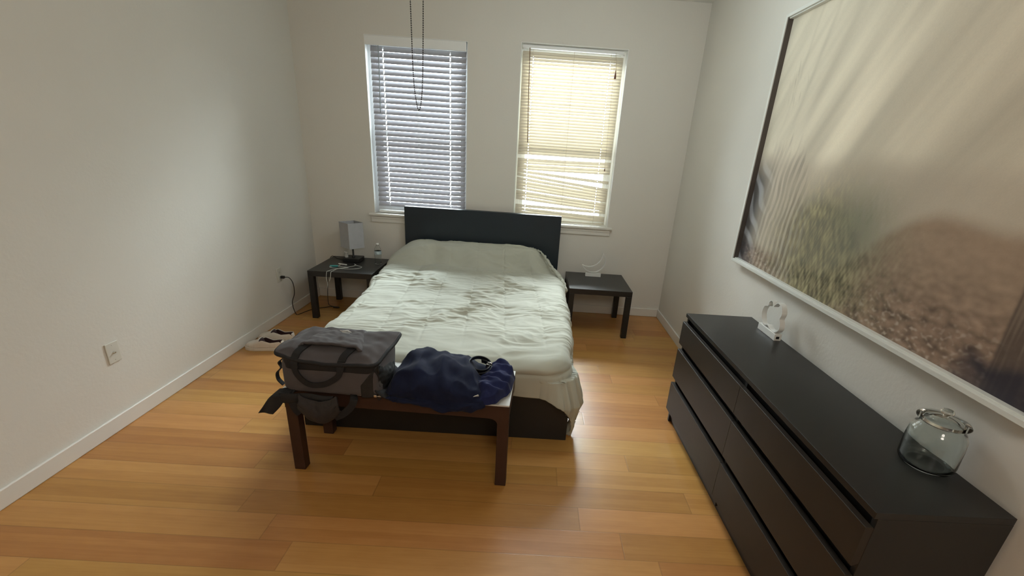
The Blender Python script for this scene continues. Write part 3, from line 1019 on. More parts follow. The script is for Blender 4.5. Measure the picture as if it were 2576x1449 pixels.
# cloud light on the dresser
cl = thing('cloud_light', 'white cloud-outline light on a small stand at the far end of the dresser', 'decorative light', (1.313, 2.275, DH), DR)
boxes('stand', [(-0.016, 0.022, -0.092, 0.088, 0, 0.036)], M['white_plastic'], cl, bevel=0.002)
boxes('usb_port', [(-0.007, 0.010, -0.0935, -0.090, 0.010, 0.024)], M['black_plastic'], cl, bevel=0.001)  # dark USB port in the near end of the stand


def cloud_outline():
    # local (y, z) outline, going round; y+ is away from the camera
    bumps = [((-0.055, 0.075), 0.046, -150, 45), ((-0.045, 0.135), 0.050, -20, 120), ((0.030, 0.150), 0.036, 20, 150), ((0.075, 0.100), 0.040, -95, 95)]
    pts = []
    ctrl = [(0.010, 0.050), (-0.030, 0.038), (-0.070, 0.040), (-0.100, 0.066), (-0.094, 0.100), (-0.082, 0.118), (-0.090, 0.150), (-0.070, 0.182), (-0.036, 0.190),
            (-0.010, 0.172), (0.000, 0.160), (0.012, 0.180), (0.034, 0.182), (0.050, 0.166), (0.052, 0.148), (0.082, 0.136), (0.094, 0.104), (0.086, 0.074), (0.070, 0.052), (0.050, 0.042), (0.030, 0.044)]
    P = catmull([(p[0], p[1], 0) for p in ctrl], 5, closed=True)
    return [(p.x, p.y) for p in P]


strip_ring('cloud_outline', cloud_outline(), 0.028, 0.005, M['white_plastic'], cl, plane='yz', off=(0.003, 0, 0))

# glass jar
jar = thing('glass_jar', 'empty round clear glass jar with a flat knobbed lid on the dresser', 'jar', (1.296, 1.190, DH))
jar.scale = (0.93, 0.93, 1.02)
jo = [(0, 0.0), (0.055, 0.0), (0.072, 0.004), (0.080, 0.016), (0.081, 0.030), (0.080, 0.090), (0.078, 0.118), (0.070, 0.134), (0.061, 0.142), (0.060, 0.150), (0.062, 0.156)]
ji = [(0.0585, 0.156), (0.0565, 0.150), (0.0575, 0.141), (0.066, 0.131), (0.0745, 0.117), (0.0765, 0.090), (0.0770, 0.030), (0.074, 0.016), (0.065, 0.010), (0, 0.011)]
lathe('jar_body', jo + ji, M['glass_jar'], jar, seg=64)
lid = lathe('lid', [(0, 0.160), (0.050, 0.1595), (0.0525, 0.150), (0.0555, 0.150), (0.057, 0.1585), (0.072, 0.1585), (0.0735, 0.161), (0.071, 0.164), (0.052, 0.166), (0.020, 0.173), (0, 0.174)], M['glass_jar'], jar, seg=64)
lathe('lid_knob', [(0, 0.175), (0.008, 0.175), (0.008, 0.180), (0.016, 0.185), (0.019, 0.191), (0.015, 0.197), (0, 0.199)], M['glass_jar'], lid, seg=32)


# ------------------------------------------------------------------ picture
def picture():
    PY0, PY1, PZ0, PZ1 = 3.012, 1.000, 0.990, 2.400
    xw = XR - 0.001
    root = thing('framed_picture', 'huge white-framed print of a misty beach dune on the wall above the dresser', 'picture', (xw, (PY0 + PY1) / 2, PZ0))
    cy0, cz0 = (PY0 + PY1) / 2, PZ0
    D = 0.046
    w = 0.018
    hy = (PY0 - PY1) / 2
    H = PZ1 - PZ0
    boxes('frame', [(-D, 0, -hy, -hy + w, 0, H), (-D, 0, hy - w, hy, 0, H), (-D, 0, -hy + w, hy - w, 0, w), (-D, 0, -hy + w, hy - w, H - w, H)], M['frame'], root, bevel=0.0015)
    i = w
    for q in ((-hy + i, -hy + i + 0.004), (hy - i - 0.004, hy - i)):
        boxes('rebate_shade', [(-D + 0.006, -0.010, q[0], q[1], i, H - i)], M['frame_in'], root, bevel=0.0005)  # dark strips standing for shade on the two inner sides
    for q in ((i, i + 0.006), (H - i - 0.006, H - i)):
        boxes('frame_lip', [(-D + 0.012, -0.010, -hy + i + 0.004, hy - i - 0.004, q[0], q[1])], M['frame'], root, bevel=0.0005)
    # the print: u runs from the window end (0) to the camera end (1), v upward
    nu, nv = 620, 430
    u = np.linspace(0, 1, nu); v = np.linspace(0, 1, nv)
    U, V = np.meshgrid(u, v)

    def rgb(*c):
        return np.array(c, float)

    def mix(a, b, t):
        return a + (b - a) * t[..., None]
    sky = rgb(0.66, 0.60, 0.48)
    Cc = np.tile(sky, (nv, nu, 1)) * (1 + 0.05 * (V - 0.5))[..., None]
    # mist drifting in slanted bands that fan from the lower edge
    sl = U - 0.42 * V - 0.10 * V * V
    bands = 0.60 * noise2(sl * 7.5 + 3, V * 0.9 + 1, 21) + 0.40 * noise2(sl * 17 + V * 2, V * 1.2, 22) + 0.15 * noise2(sl * 38, V * 1.5, 39)
    Cc = Cc * (1 + 0.34 * bands * sstep(0.2, 0.5, V))[..., None]
    # horizon haze: cooler, darker below a soft line
    hz = 1 - sstep(0.42, 0.50, V + 0.02 * noise2(U * 5, V * 2, 23))
    Cc = mix(Cc, rgb(0.47, 0.405, 0.325) * np.ones_like(Cc), hz * 0.6)
    # bright patch
    Cc = Cc * (1 + 0.20 * np.exp(-(((U - 0.36 - 0.15 * (V - .4)) / 0.09) ** 2)) * sstep(0.16, 0.4, V) * (1 - sstep(0.7, 1, V)))[..., None]
    # sandy dune sloping up from the middle to the near end
    top = 0.10 + 0.25 * sstep(0.42, 0.72, U) - 0.01 * sstep(0.7, 1.0, U) + 0.012 * noise2(U * 9, U * 0, 24)
    dune = 1 - sstep(top - 0.035, top + 0.02, V)
    tex = noise2(U * 28, V * 34, 25) * 0.5 + noise2(U * 60, V * 70, 26) * 0.5
    dep = sstep(0.30, 0.02, V)
    sand = mix(rgb(0.36, 0.265, 0.19) * np.ones_like(Cc), rgb(0.24, 0.165, 0.12) * np.ones_like(Cc), dep)
    sand = sand * (1 + tex * (0.12 + 0.75 * dep))[..., None]
    Cc = mix(Cc, sand, dune)
    # the bright foot of the dune with cooler light flecks
    fl = sstep(0.0, 0.8, noise2(U * 60, V * 75, 31) * 0.6 + noise2(U * 120, V * 110, 44) * 0.6) * sstep(0.17, 0.05, V) * dune
    Cc = mix(Cc, rgb(0.56, 0.46, 0.37) * np.ones_like(Cc), fl * 0.7)
    # marram grass clump
    gx = (U - 0.40) / 0.21; gy = (V - 0.17) / (0.26 - 0.10 * np.abs(U - 0.5))
    gm = np.exp(-(gx ** 2 + (np.maximum(gy, 0)) ** 2 * 1.3) * 1.4) * sstep(-1.0, -0.4, gy)
    gm2 = np.exp(-(((U - 0.53) / 0.09) ** 2 + ((V - 0.28) / 0.12) ** 2))
    blades = noise2(U * 90 + V * 25, V * 16 - U * 6, 27) * 0.6 + noise2(U * 150 - V * 40, V * 26, 28) * 0.5 + 0.4 * noise2(U * 22, V * 22, 29)
    grass = mix(rgb(0.075, 0.080, 0.040) * np.ones_like(Cc), rgb(0.42, 0.37, 0.22) * np.ones_like(Cc), np.clip(0.42 + blades * 0.85, 0, 1))
    Cc = mix(Cc, grass, np.clip(gm * 1.7, 0, 0.97) * (0.75 + 0.25 * np.clip(blades + .5, 0, 1)))
    Cc = mix(Cc, rgb(0.20, 0.215, 0.16) * np.ones_like(Cc), gm2 * 0.8 * (0.7 + 0.5 * np.clip(blades, -1, 1)))
    # slatted chestnut fence leaning away on the left
    fn = ((U < 0.36) & (V > 0.03)).astype(float)
    ftop = 0.53 + 0.05 * noise2(U * 60, U * 0, 42) - 0.22 * sstep(0.20, 0.36, U)
    fy = (1 - sstep(ftop - 0.05, ftop + 0.01, V)) * sstep(0.36, 0.30, U)
    stripes = np.sin((U - 0.10 * V + 0.012 * noise2(U * 9, V * 7, 33)) * 250) + 0.9 * noise2(U * 70, V * 9, 41)
    fcol = mix(rgb(0.24, 0.20, 0.16) * np.ones_like(Cc), rgb(0.62, 0.55, 0.45) * np.ones_like(Cc), sstep(-0.4, 0.6, stripes))
    Cc = mix(Cc, fcol, fy * 0.50 * sstep(0.05, 0.12, U) * (0.6 + 0.5 * noise2(U * 14, V * 10, 43)))
    # slate-blue cloth billowing at the far left edge
    bt = sstep(0.14, 0.02, U - 0.05 * (V - 0.2)) * sstep(0.50, 0.34, V)
    fold = np.sin((V * 1.0 + U * 1.4) * 52 + 3 * noise2(U * 8, V * 8, 34))
    bc = mix(rgb(0.045, 0.045, 0.055) * np.ones_like(Cc), rgb(0.27, 0.28, 0.31) * np.ones_like(Cc), sstep(-0.2, 0.9, fold))
    Cc = mix(Cc, bc, bt * 0.9)
    # reed tips
    reed = sstep(0.35, 0.7, noise2(U * 130 + V * 20, V * 14, 35)) * np.exp(-(((U - 0.115) / 0.035) ** 2 + ((V - 0.74) / 0.06) ** 2))
    Cc = mix(Cc, rgb(0.22, 0.19, 0.15) * np.ones_like(Cc), reed * 0.8)
    # long strands from the upper left
    for k, (ua, ub, ww, dd) in enumerate(((0.235, 0.03, 0.010, 0.13), (0.33, 0.06, 0.020, 0.15), (0.155, 0.01, 0.007, 0.08), (0.45, 0.12, 0.030, 0.07))):
        line = ub + (ua - ub) * V ** 1.1
        Cc = Cc * (1 - dd * np.exp(-((U - line - 0.006 * noise2(V * 5, V * 0 + k, 40)) / ww) ** 2) * sstep(0.48, 0.72, V))[..., None]
    # weathered post at the near end, leaning
    pu = 0.905 + 0.10 * (0.10 - V) * -0.35
    post = sstep(0.030, 0.022, np.abs(U - (0.885 + 0.045 * V * 0 + 0.02 * (1 - V)) - 0.02)) * sstep(0.34, 0.31, V)
    pc_ = mix(rgb(0.10, 0.075, 0.06) * np.ones_like(Cc), rgb(0.19, 0.145, 0.11) * np.ones_like(Cc), sstep(-0.3, 0.5, noise2(U * 160, V * 6, 36)))
    Cc = mix(Cc, pc_, post * 0.9)
    dk = sstep(0.845, 0.90, U + 0.06 * noise2(U * 9, V * 9, 38)) * sstep(0.10, 0.055, V + 0.02 * noise2(U * 16, V * 8, 37))
    Cc = mix(Cc, rgb(0.030, 0.028, 0.040) * np.ones_like(Cc), np.clip(dk, 0, 1) * 0.9)
    Cc = np.clip(Cc * (1 + 0.015 * _rng.randn(nv, nu))[..., None], 0.003, 0.95)
    yy = (hy - i) - U * 2 * (hy - i)
    zz = i + V * (H - 2 * i)
    me_o = grid_mesh('print', np.full_like(U, -0.010), yy, zz, attr_material('dune_print', 0.75, 0.0), root, smooth=False)
    at = me_o.data.color_attributes.new('print', 'FLOAT_COLOR', 'POINT')
    rgba = np.ones((nv * nu, 4)); rgba[:, :3] = Cc.reshape(-1, 3)
    at.data.foreach_set('color', rgba.ravel())
    boxes('backing_board', [(-0.008, -0.002, -hy + i, hy - i, i, H - i)], M['frame_in'], root, bevel=0)
    return root


picture()


# ------------------------------------------------------------------ bench
BR = -0.034
bn = thing('bench', 'dark walnut-stained bench with pale top at the foot of the bed', 'bench', (-0.598, 1.8475, 0), BR)
W2, BD, BH = 0.541, 0.360, 0.472     # local x -W2..W2, y 0..BD


def bench():
    lw = 0.056
    for sx in (-1, 1):
        for back in (0, 1):
            xa = -W2 if sx < 0 else W2 - lw
            if back and sx > 0:
                xa -= 0.028
            ya = 0 if not back else BD - 0.05
            boxes('leg', [(xa + 0.0004, xa + lw - 0.0004, ya + 0.0004, ya + 0.0496, 0, BH - 0.06)], M['bench_wood'], bn, bevel=0.003)
    # front and back aprons with rounded haunches running into the legs
    for back in (0, 1):
        bm = bmesh.new()
        R_ = 0.045
        z0, z1 = BH - 0.105, BH - 0.008
        low = z0 + 0.0
        pts = [(-W2, low - 0.0), (-W2 + lw, low)]
        # haunch
        for k in range(9):
            a = k / 8 * PI / 2
            pts.append((-W2 + lw + R_ - R_ * math.cos(a), z0 - 0.0 + R_ * math.sin(a) * 0.62))
        for k in range(9):
            a = (1 - k / 8) * PI / 2
            pts.append((W2 - lw - R_ + R_ * math.cos(a), z0 + R_ * math.sin(a) * 0.62))
        pts += [(W2 - lw, low), (W2, low), (W2, z1), (-W2, z1)]
        # drop doubles
        q = []
        for p in pts:
            if not q or (abs(p[0] - q[-1][0]) + abs(p[1] - q[-1][1])) > 1e-5:
                q.append(p)
        ya, yb = (0.0, 0.05) if not back else (BD - 0.05, BD)
        A = [bm.verts.new((p[0], ya, p[1])) for p in q]; B = [bm.verts.new((p[0], yb, p[1])) for p in q]
        n = len(q)
        for k in range(n):
            bm.faces.new((A[k], A[(k + 1) % n], B[(k + 1) % n], B[k]))
        bm.faces.new(A[::-1]); bm.faces.new(B)
        bmesh.ops.recalc_face_normals(bm, faces=bm.faces)
        from_bm('apron', bm, M['bench_wood'], bn)
    for sx in (-1, 1):
        xa = -W2 if sx < 0 else W2 - lw
        boxes('side_rail', [(xa, xa + lw, 0.05, BD - 0.05, BH - 0.085, BH - 0.008)], M['bench_wood'], bn, bevel=0.002)
    boxes('top_panel', [(-W2, W2, 0, BD, BH - 0.008, BH)], M['bench_top'], bn, bevel=0.0015)


bench()

# ------------------------------------------------------------------ bag
bag = thing('duffel_bag', 'charcoal canvas bag with black straps standing on the end of the bench', 'bag', (-0.892, 1.972, BH + 0.002), -0.02)


def soft_box(x0, x1, y0, y1, z0, z1, n=26, bulge=0.012, lump=0.006, seed=1, power=7.0, taper=0.0):
    """A stuffed box: a superellipsoid-like closed surface as rings stacked in z."""
    us = np.linspace(0, 2 * PI, 4 * n, endpoint=False)
    ws = np.linspace(-1, 1, n)
    Ug, Wg = np.meshgrid(us, ws)
    e = 2.0 / power
    cw = np.sign(np.cos(Wg * PI / 2)) * np.abs(np.cos(Wg * PI / 2)) ** (e * 1.0)
    cx_ = np.sign(np.cos(Ug)) * np.abs(np.cos(Ug)) ** e
    sy_2 = np.sign(np.sin(Ug)) * np.abs(np.sin(Ug)) ** e
    zz = np.sign(np.sin(Wg * PI / 2)) * np.abs(np.sin(Wg * PI / 2)) ** (e)
    X = (x0 + x1) / 2 + (x1 - x0) / 2 * cx_ * cw * (1 + taper * zz)
    Y = (y0 + y1) / 2 + (y1 - y0) / 2 * sy_2 * cw * (1 + taper * zz)
    Z = (z0 + z1) / 2 + (z1 - z0) / 2 * zz
    nrm = np.stack([X - (x0 + x1) / 2, Y - (y0 + y1) / 2, (Z - (z0 + z1) / 2)], -1)
    nrm /= (np.linalg.norm(nrm, axis=-1, keepdims=True) + 1e-9)
    dsp = lump * (noise2(X * 11 + seed, Z * 12 + Y * 6, seed) + 0.6 * noise2(X * 24, Z * 26 + Y * 20, seed + 1)) + bulge * (1 - zz ** 2) * cw
    return X + nrm[..., 0] * dsp, Y + nrm[..., 1] * dsp, Z + nrm[..., 2] * dsp * 0.5


def build_bag():
    X, Y, Z = soft_box(-0.218, 0.228, -0.150, 0.135, 0.003, 0.178, bulge=0.006, lump=0.006, seed=2, power=9)
    body = grid_mesh('body', X, Y, Z, M['bag'], bag, wrap=True)
    # lid: a soft slab that overhangs, front-left corner stuck out
    n = 60
    u = np.linspace(-1, 1, 70); v = np.linspace(-1, 1, 50)
    U, V = np.meshgrid(u, v)
    # rounded-rectangle plan
    k = 0.09
    cu = U * np.sqrt(1 - k * V ** 6 * np.abs(U) ** 6); cv = V * np.sqrt(1 - k * U ** 6 * np.abs(V) ** 6)
    x = 0.004 + cu * 0.238; y = -0.004 + cv * 0.156
    x = x - 0.008 * sstep(0.2, 1, -U) * sstep(-0.2, 1, -V)
    y = y + 0.012 * sstep(0.3, 1, -U) * sstep(0.2, 1, -V)
    x = x + 0.016 * sstep(0.3, 1, U) * V
    edge = np.maximum(np.abs(U), np.abs(V))
    zt = 0.222 - 0.020 * sstep(0.72, 1.0, edge) + 0.007 * noise2(x * 9, y * 9, 41) + 0.004 * noise2(x * 22, y * 22, 42) - 0.016 * sstep(0.2, 1, -V) + 0.006 * V
    zt = zt + 0.014 * sstep(0.45, 1, U) * sstep(0.2, 0.9, V) + 0.026 * sstep(0.35, 1, -U) * sstep(-0.2, 1, -V)
    lid_ = grid_mesh('lid', x, y, zt, M['bag'], bag)
    md = lid_.modifiers.new('thickness', 'SOLIDIFY'); md.thickness = 0.016; md.offset = -1
    # piping round the lid
    bd = []
    for i in range(70): bd.append((x[0, i], y[0, i], zt[0, i] - 0.010))
    for i in range(1, 50): bd.append((x[i, -1], y[i, -1], zt[i, -1] - 0.010))
    for i in range(68, -1, -1): bd.append((x[-1, i], y[-1, i], zt[-1, i] - 0.010))
    for i in range(48, 0, -1): bd.append((x[i, 0], y[i, 0], zt[i, 0] - 0.010))
    bd = np.array(bd)
    for _ in range(6):
        bd = (np.roll(bd, 1, 0) + bd * 2 + np.roll(bd, -1, 0)) / 4
    keep = [bd[0]]
    for p in bd[1:]:
        if np.linalg.norm(p - keep[-1]) > 0.007:
            keep.append(p)
    bm = bmesh.new(); add_tube(bm, [Vector(p) for p in keep], 0.0095, 8, closed=True)
    from_bm('piping', bm, M['bag_dark'], lid_, smooth=True)
    # dark zipped slot below the lid front
    X, Y, Z = soft_box(-0.212, 0.224, -0.156, 0.128, 0.122, 0.180, bulge=0.0, lump=0.002, seed=5, power=9, n=14)
    grid_mesh('zip_band', X, Y, Z, M['bag_dark'], bag, wrap=True)
    # raised pocket flap on the lid
    u = np.linspace(0, 1, 46); v = np.linspace(0, 1, 40)
    U, V = np.meshgrid(u, v)
    fx = (-0.152 + 0.026 * V) + U * (0.300 - 0.075 * V)
    fy = -0.092 + V * 0.232 - 0.008 * U
    fz = 0.232 + 0.012 * np.sin(PI * U) ** 0.5 * (1 - V * 0.5) + 0.006 * noise2(fx * 14, fy * 14, 43) + 0.004 * noise2(fx * 34 + fy * 20, fy * 30, 44)
    e = np.minimum.reduce([U, 1 - U, V + 0.06, 1 - V]) 
    fz = fz - 0.016 * (1 - sstep(0, 0.09, e)) - 0.010 * V
    pf = grid_mesh('pocket_flap', fx, fy, fz, M['bag'], bag)
    md = pf.modifiers.new('thickness', 'SOLIDIFY'); md.thickness = 0.014; md.offset = -1
    # small embroidered mark
    bm = bmesh.new()
    sq = catmull([(-0.008, 0.032, 0.254), (0.006, 0.022, 0.255), (0.020, 0.024, 0.255), (0.030, 0.029, 0.255), (0.042, 0.021, 0.255), (0.054, 0.016, 0.254)], 6)
    add_tube(bm, sq, lambda t: 0.0016 + 0.0028 * math.sin(PI * t), 6)
    sq = catmull([(0.014, 0.010, 0.255), (0.030, 0.005, 0.255), (0.050, 0.006, 0.2545)], 6)
    add_tube(bm, sq, 0.0016, 6)
    from_bm('stitched_mark', bm, M['logo'], pf)
    # carry handles: two straps off the flap meeting in a loop that droops over the front
    Wd = Vector((1, 0, 0))
    bm = bmesh.new()
    path = catmull([(-0.108, -0.070, 0.236), (-0.120, -0.120, 0.230), (-0.134, -0.160, 0.216), (-0.140, -0.185, 0.178), (-0.134, -0.190, 0.134), (-0.108, -0.192, 0.096), (-0.070, -0.192, 0.074),
                    (-0.012, -0.192, 0.080), (0.034, -0.192, 0.106), (0.062, -0.190, 0.135), (0.070, -0.182, 0.180), (0.078, -0.162, 0.212), (0.092, -0.130, 0.228), (0.106, -0.082, 0.236)], 6)
    n = len(path)
    wd = []; wid = []
    for i, p in enumerate(path):
        t = i / (n - 1)
        T = (path[min(i + 1, n - 1)] - path[max(i - 1, 0)]).normalized()
        # lie flat on the lid, then flat on the front face
        nf = Vector((0, -1, 0)) if 0.2 < t < 0.8 else Vector((0, -0.5, 1)).normalized()
        wd.append(T.cross(nf).normalized())
        wid.append(0.034 if (t < 0.28 or t > 0.72) else 0.026)
    for i in range(1, n):
        if wd[i].dot(wd[i - 1]) < 0: wd[i] = -wd[i]
    add_ribbon(bm, path, wid, wd, 0.006)
    from_bm('handle', bm, M['bag_dark'], bag)
    # sleeve wrapped round the two handle straps
    # net pocket on the right-hand end
    U, V = np.meshgrid(np.linspace(0, 1, 30), np.linspace(0, 1, 24))
    px = 0.228 + 0.026 * np.sin(PI * U) * np.sin(PI * np.clip(V + 0.1, 0, 1)) + 0.004 * noise2(U * 8, V * 8, 45)
    py = -0.130 + 0.225 * U
    pz = 0.008 + V * (0.155 - 0.055 * U)
    grid_mesh('net_pocket', px, py, pz, M['bag_mesh'], bag, thickness=0.004)
    U, V = np.meshgrid(np.linspace(0, 1, 18), np.linspace(0, 1, 24))
    px = 0.150 + 0.078 * U; py = -0.154 - 0.006 * np.sin(PI * U) + 0.030 * U ** 3; pz = 0.006 + V * (0.06 + 0.10 * U)
    grid_mesh('net_pocket', px, py, pz, M['bag_mesh'], bag, thickness=0.004)
    # side strap with rings on the left-hand end
    ribbon('side_strap', [(-0.226, -0.10, 0.150), (-0.246, -0.10, 0.130), (-0.238, -0.10, 0.105), (-0.262, -0.10, 0.075), (-0.262, -0.10, 0.040), (-0.240, -0.10, 0.012)], 0.022, (0, 1, 0), 0.005, M['bag_dark'], bag)
    bm = bmesh.new()
    add_tube(bm, catmull([(-0.236, -0.112, 0.115), (-0.248, -0.100, 0.120), (-0.252, -0.088, 0.112), (-0.246, -0.092, 0.100), (-0.236, -0.104, 0.103)], 5, True), 0.0028, 7, closed=True)
    from_bm('strap_ring', bm, M['black_plastic'], bag, smooth=True)
    # wide strap end lying over the bench end
    U, V = np.meshgrid(np.linspace(0, 1, 14), np.linspace(0, 1, 24))
    sx = -0.165 - 0.075 * U - 0.100 * V ** 1.3 - 0.004 * np.sin(V * 6)
    sz = 0.010 - 0.118 * V ** 1.6 + 0.004 * np.sin(V * 7 + U * 3)
    sy = -0.150 - 0.045 * sstep(0, 0.3, V) + 0.006 * np.sin(U * 5 + V * 4)
    grid_mesh('strap_end', sx, sy, sz, M['bag_dark'], bag, thickness=0.006)
    # shoulder strap hanging in front of the bench apron, with its pad
    ribbon('shoulder_strap', [(-0.150, -0.140, 0.004), (-0.180, -0.185, -0.006), (-0.172, -0.199, -0.040), (-0.158, -0.201, -0.080), (-0.140, -0.201, -0.104)], 0.040, (0.75, 0, 0.65), 0.006, M['bag_dark'], bag)
    ribbon('shoulder_strap', [(0.020, -0.201, -0.112), (0.060, -0.200, -0.090), (0.100, -0.196, -0.050), (0.115, -0.190, -0.008), (0.090, -0.140, 0.004)], 0.034, (0.8, 0, -0.6), 0.005, M['bag_dark'], bag)
    U, V = np.meshgrid(np.linspace(0, 1, 40), np.linspace(0, 1, 26))
    sx = -0.140 + 0.185 * U + 0.010 * np.sin(V * 3)
    sag = 4 * U * (1 - U)
    sz = 0.004 - 0.030 * sag - V * (0.070 + 0.040 * sag)
    sy = -0.203 - 0.018 * np.sin(PI * V) - 0.004 * noise2(U * 6, V * 4, 47)
    pad = grid_mesh('shoulder_pad', sx, sy, sz, M['bag_pad'], bag, thickness=0.012)
    bm = bmesh.new()
    edge_pts = [Vector((sx[-1, i], sy[-1, i] - 0.002, sz[-1, i])) for i in range(6, 36)]
    add_tube(bm, edge_pts, 0.0045, 7)
    from_bm('pad_piping', bm, M['bag_dark'], pad, smooth=True)
    bm = bmesh.new()
    add_tube(bm, [Vector((sx[-3, i], sy[-3, i] - 0.005, sz[-3, i])) for i in range(20, 31)], 0.0035, 7)
    from_bm('pad_glint', bm, M['logo'], pad, smooth=True)  # light reflection on the pad edge, shaped as a pale tube
    U, V = np.meshgrid(np.linspace(0, 1, 40), np.linspace(0, 1, 12))
    sx = -0.226 + 0.250 * U; sz = 0.004 - V * (0.052 - 0.030 * U) - 0.004 * np.sin(U * 9); sy = -0.197 - 0.006 * np.sin(PI * V)
    grid_mesh('strap_sleeve', sx, sy, sz, M['bag_dark'], bag, thickness=0.006)
    U, V = np.meshgrid(np.linspace(0, 1, 20), np.linspace(0, 1, 16))
    sx = 0.215 + 0.062 * U; sy = -0.150 + 0.270 * V; sz = 0.004 + 0.040 * (1 - U) ** 2 + 0.006 * np.sin(V * 14)
    grid_mesh('strap_sleeve', sx, sy, sz, M['bag_dark'], bag, thickness=0.005)  # strap filling the gap by the garment; its black also stands for the shadow
    # bright zip pull
    boxes('zip_pull', [(0.206, 0.220, -0.186, -0.178, 0.004, 0.016)], M['steel'], bag, bevel=0.002)
    tube('zip_cord', [(0.212, -0.180, 0.010), (0.222, -0.184, 0.002), (0.232, -0.186, -0.008), (0.242, -0.176, 0.006)], 0.0022, M['bag_dark'], bag, seg=6)

    # everything that hangs in front lies against the canvas and the bench apron
    for ch_ in bag.children:
        nm = ch_.name.split('.')[0]
        if nm in ('shoulder_strap', 'shoulder_pad', 'zip_pull', 'zip_cord') or (nm == 'strap_sleeve' and ch_.name == 'strap_sleeve'):
            ch_.location.y += 0.034
            ch_.location.z += 0.004
        elif nm == 'strap_end':
            ch_.location.y += 0.02
        elif nm == 'handle':
            ch_.location.y += 0.022
            ch_.location.z -= 0.012


build_bag()

# ------------------------------------------------------------------ navy garment and belt
gar = thing('navy_garment', 'crumpled navy blue garment heaped on the bench beside the charcoal bag', 'clothing', (-0.36, 2.0, BH))


def garment():
    gx, gy, gz = -0.36, 2.0, BH
    nu, nv = 150, 110
    u = np.linspace(0, 1, nu); v = np.linspace(0, 1, nv)
    U, V = np.meshgrid(u, v)
    x = -0.645 + U * 0.475                    # along the bench
    # crest height over the bench and where the hem hangs in front
    Hc = np.interp(U, [0, 0.06, 0.16, 0.28, 0.40, 0.62, 0.80, 0.92, 1.0], [0.045, 0.085, 0.125, 0.142, 0.122, 0.112, 0.090, 0.052, 0.03])
    hem = np.interp(U, [0, 0.15, 0.35, 0.60, 0.80, 1.0], [0.006, -0.004, -0.022, -0.040, -0.034, -0.012])
    yf = np.interp(U, [0, 0.1, 0.3, 0.7, 1.0], [1.85, 1.835, 1.822, 1.815, 1.820])
    yb = np.interp(U, [0, 0.1, 0.3, 0.7, 1.0], [2.185, 2.185, 2.180, 2.175, 2.13])
    # section: hem (v=0) up the front to v=.25, over the crest, down at the back v=1
    vf = 0.24
    tt = np.clip((V - vf) / (1 - vf), 0, 1)
    y = np.where(V < vf, yf - 0.010 * np.sin(PI * V / vf), yf + (yb - yf) * (1 - np.cos(tt * PI)) / 2)
    crest = np.sin(PI * np.clip(tt, 0, 1)) ** 0.75
    z = np.where(V < vf, hem + (0.012 - hem) * (V / vf), 0.012 + Hc * crest)
    # lean the crest backwards a little
    y = y + 0.03 * crest * (tt - 0.2)
    x = x + 0.02 * crest * (0.5 - U)
    Tu = np.stack([np.gradient(x, axis=1), np.gradient(y, axis=1), np.gradient(z, axis=1)], -1)
    Tv = np.stack([np.gradient(x, axis=0), np.gradient(y, axis=0), np.gradient(z, axis=0)], -1)
    N = np.cross(Tu, Tv); N /= np.linalg.norm(N, axis=-1, keepdims=True) + 1e-12
    fold = (1 - 2.2 * np.abs(noise2(U * 3.2 + V * 2.4, V * 3.6 - U * 2.0, 51))) * 0.013 + noise2(U * 6 + V * 4, V * 5 - U * 4, 52) * 0.012 + noise2(U * 12, V * 12, 53) * 0.004
    fold = fold * sstep(0, 0.05, V) * sstep(1.0, 0.93, V) * sstep(0, 0.06, U) * sstep(1.0, 0.94, U)
    x = x + N[..., 0] * fold; y = y + N[..., 1] * fold; z = z + N[..., 2] * fold
    y = np.where((z < 0.01) & (V < vf), np.minimum(y, 1.822 + 0 * y), y)
    o = grid_mesh('garment_body', x - gx, y - gy, z, M['navy'], gar, thickness=0.005)
    # the gathered end fanning out to the right
    nu, nv = 80, 90
    U, V = np.meshgrid(np.linspace(0, 1, nu), np.linspace(0, 1, nv))
    # U: from pinch outwards; V: across the fan, front to back
    px_, py_ = -0.235, 1.98
    ex = np.interp(V, [0, 0.15, 0.4, 0.7, 0.9, 1.0], [-0.215, -0.120, -0.058, -0.042, -0.075, -0.130])
    ey = np.interp(V, [0, 0.15, 0.4, 0.7, 0.9, 1.0], [1.812, 1.816, 1.930, 2.070, 2.155, 2.180])
    sx_ = px_ + 0.02 * V; sy_ = py_ + (V - 0.5) * 0.14
    x = sx_ + (ex - sx_) * U; y = sy_ + (ey - sy_) * U
    pl = np.sin(V * 34 + 2.2 * np.sin(U * 3) + 2 * noise2(U * 3, V * 5, 55))
    z = 0.030 + 0.055 * np.sin(PI * np.clip(U * 0.8 + 0.12, 0, 1)) * sstep(0, 0.12, V) * sstep(1, 0.9, V) + 0.010 * pl * (0.3 + 0.7 * U) * sstep(0, .1, V) + 0.006 * noise2(x * 30, y * 30, 56)
    z = z + 0.03 * sstep(0.4, 0.9, V) * U
    z = z * (1 - 0.65 * sstep(0.9, 1.0, U))
    front = sstep(0.14, 0.0, V)
    y = y - 0.0 * front
    z = z - front * 0.012
    z = np.maximum(z, 0.004)
    hang = (y < 1.824)
    grid_mesh('sleeve', x - gx, y - gy, z, M['navy_light'], gar, thickness=0.005)
    # pale care tag peeking out at the front
    boxes('care_tag', [(-0.022, 0.022, -0.004, 0.0, -0.006, 0.006)], M['logo'], gar, bevel=0.001, loc=(0.135, -0.172, 0.040), rot=(0.5, -0.35, 0.2))


garment()

belt = thing('belt', 'coiled black leather belt with a bright buckle lying on the navy garment', 'belt', (-0.228, 2.055, BH + 0.075))


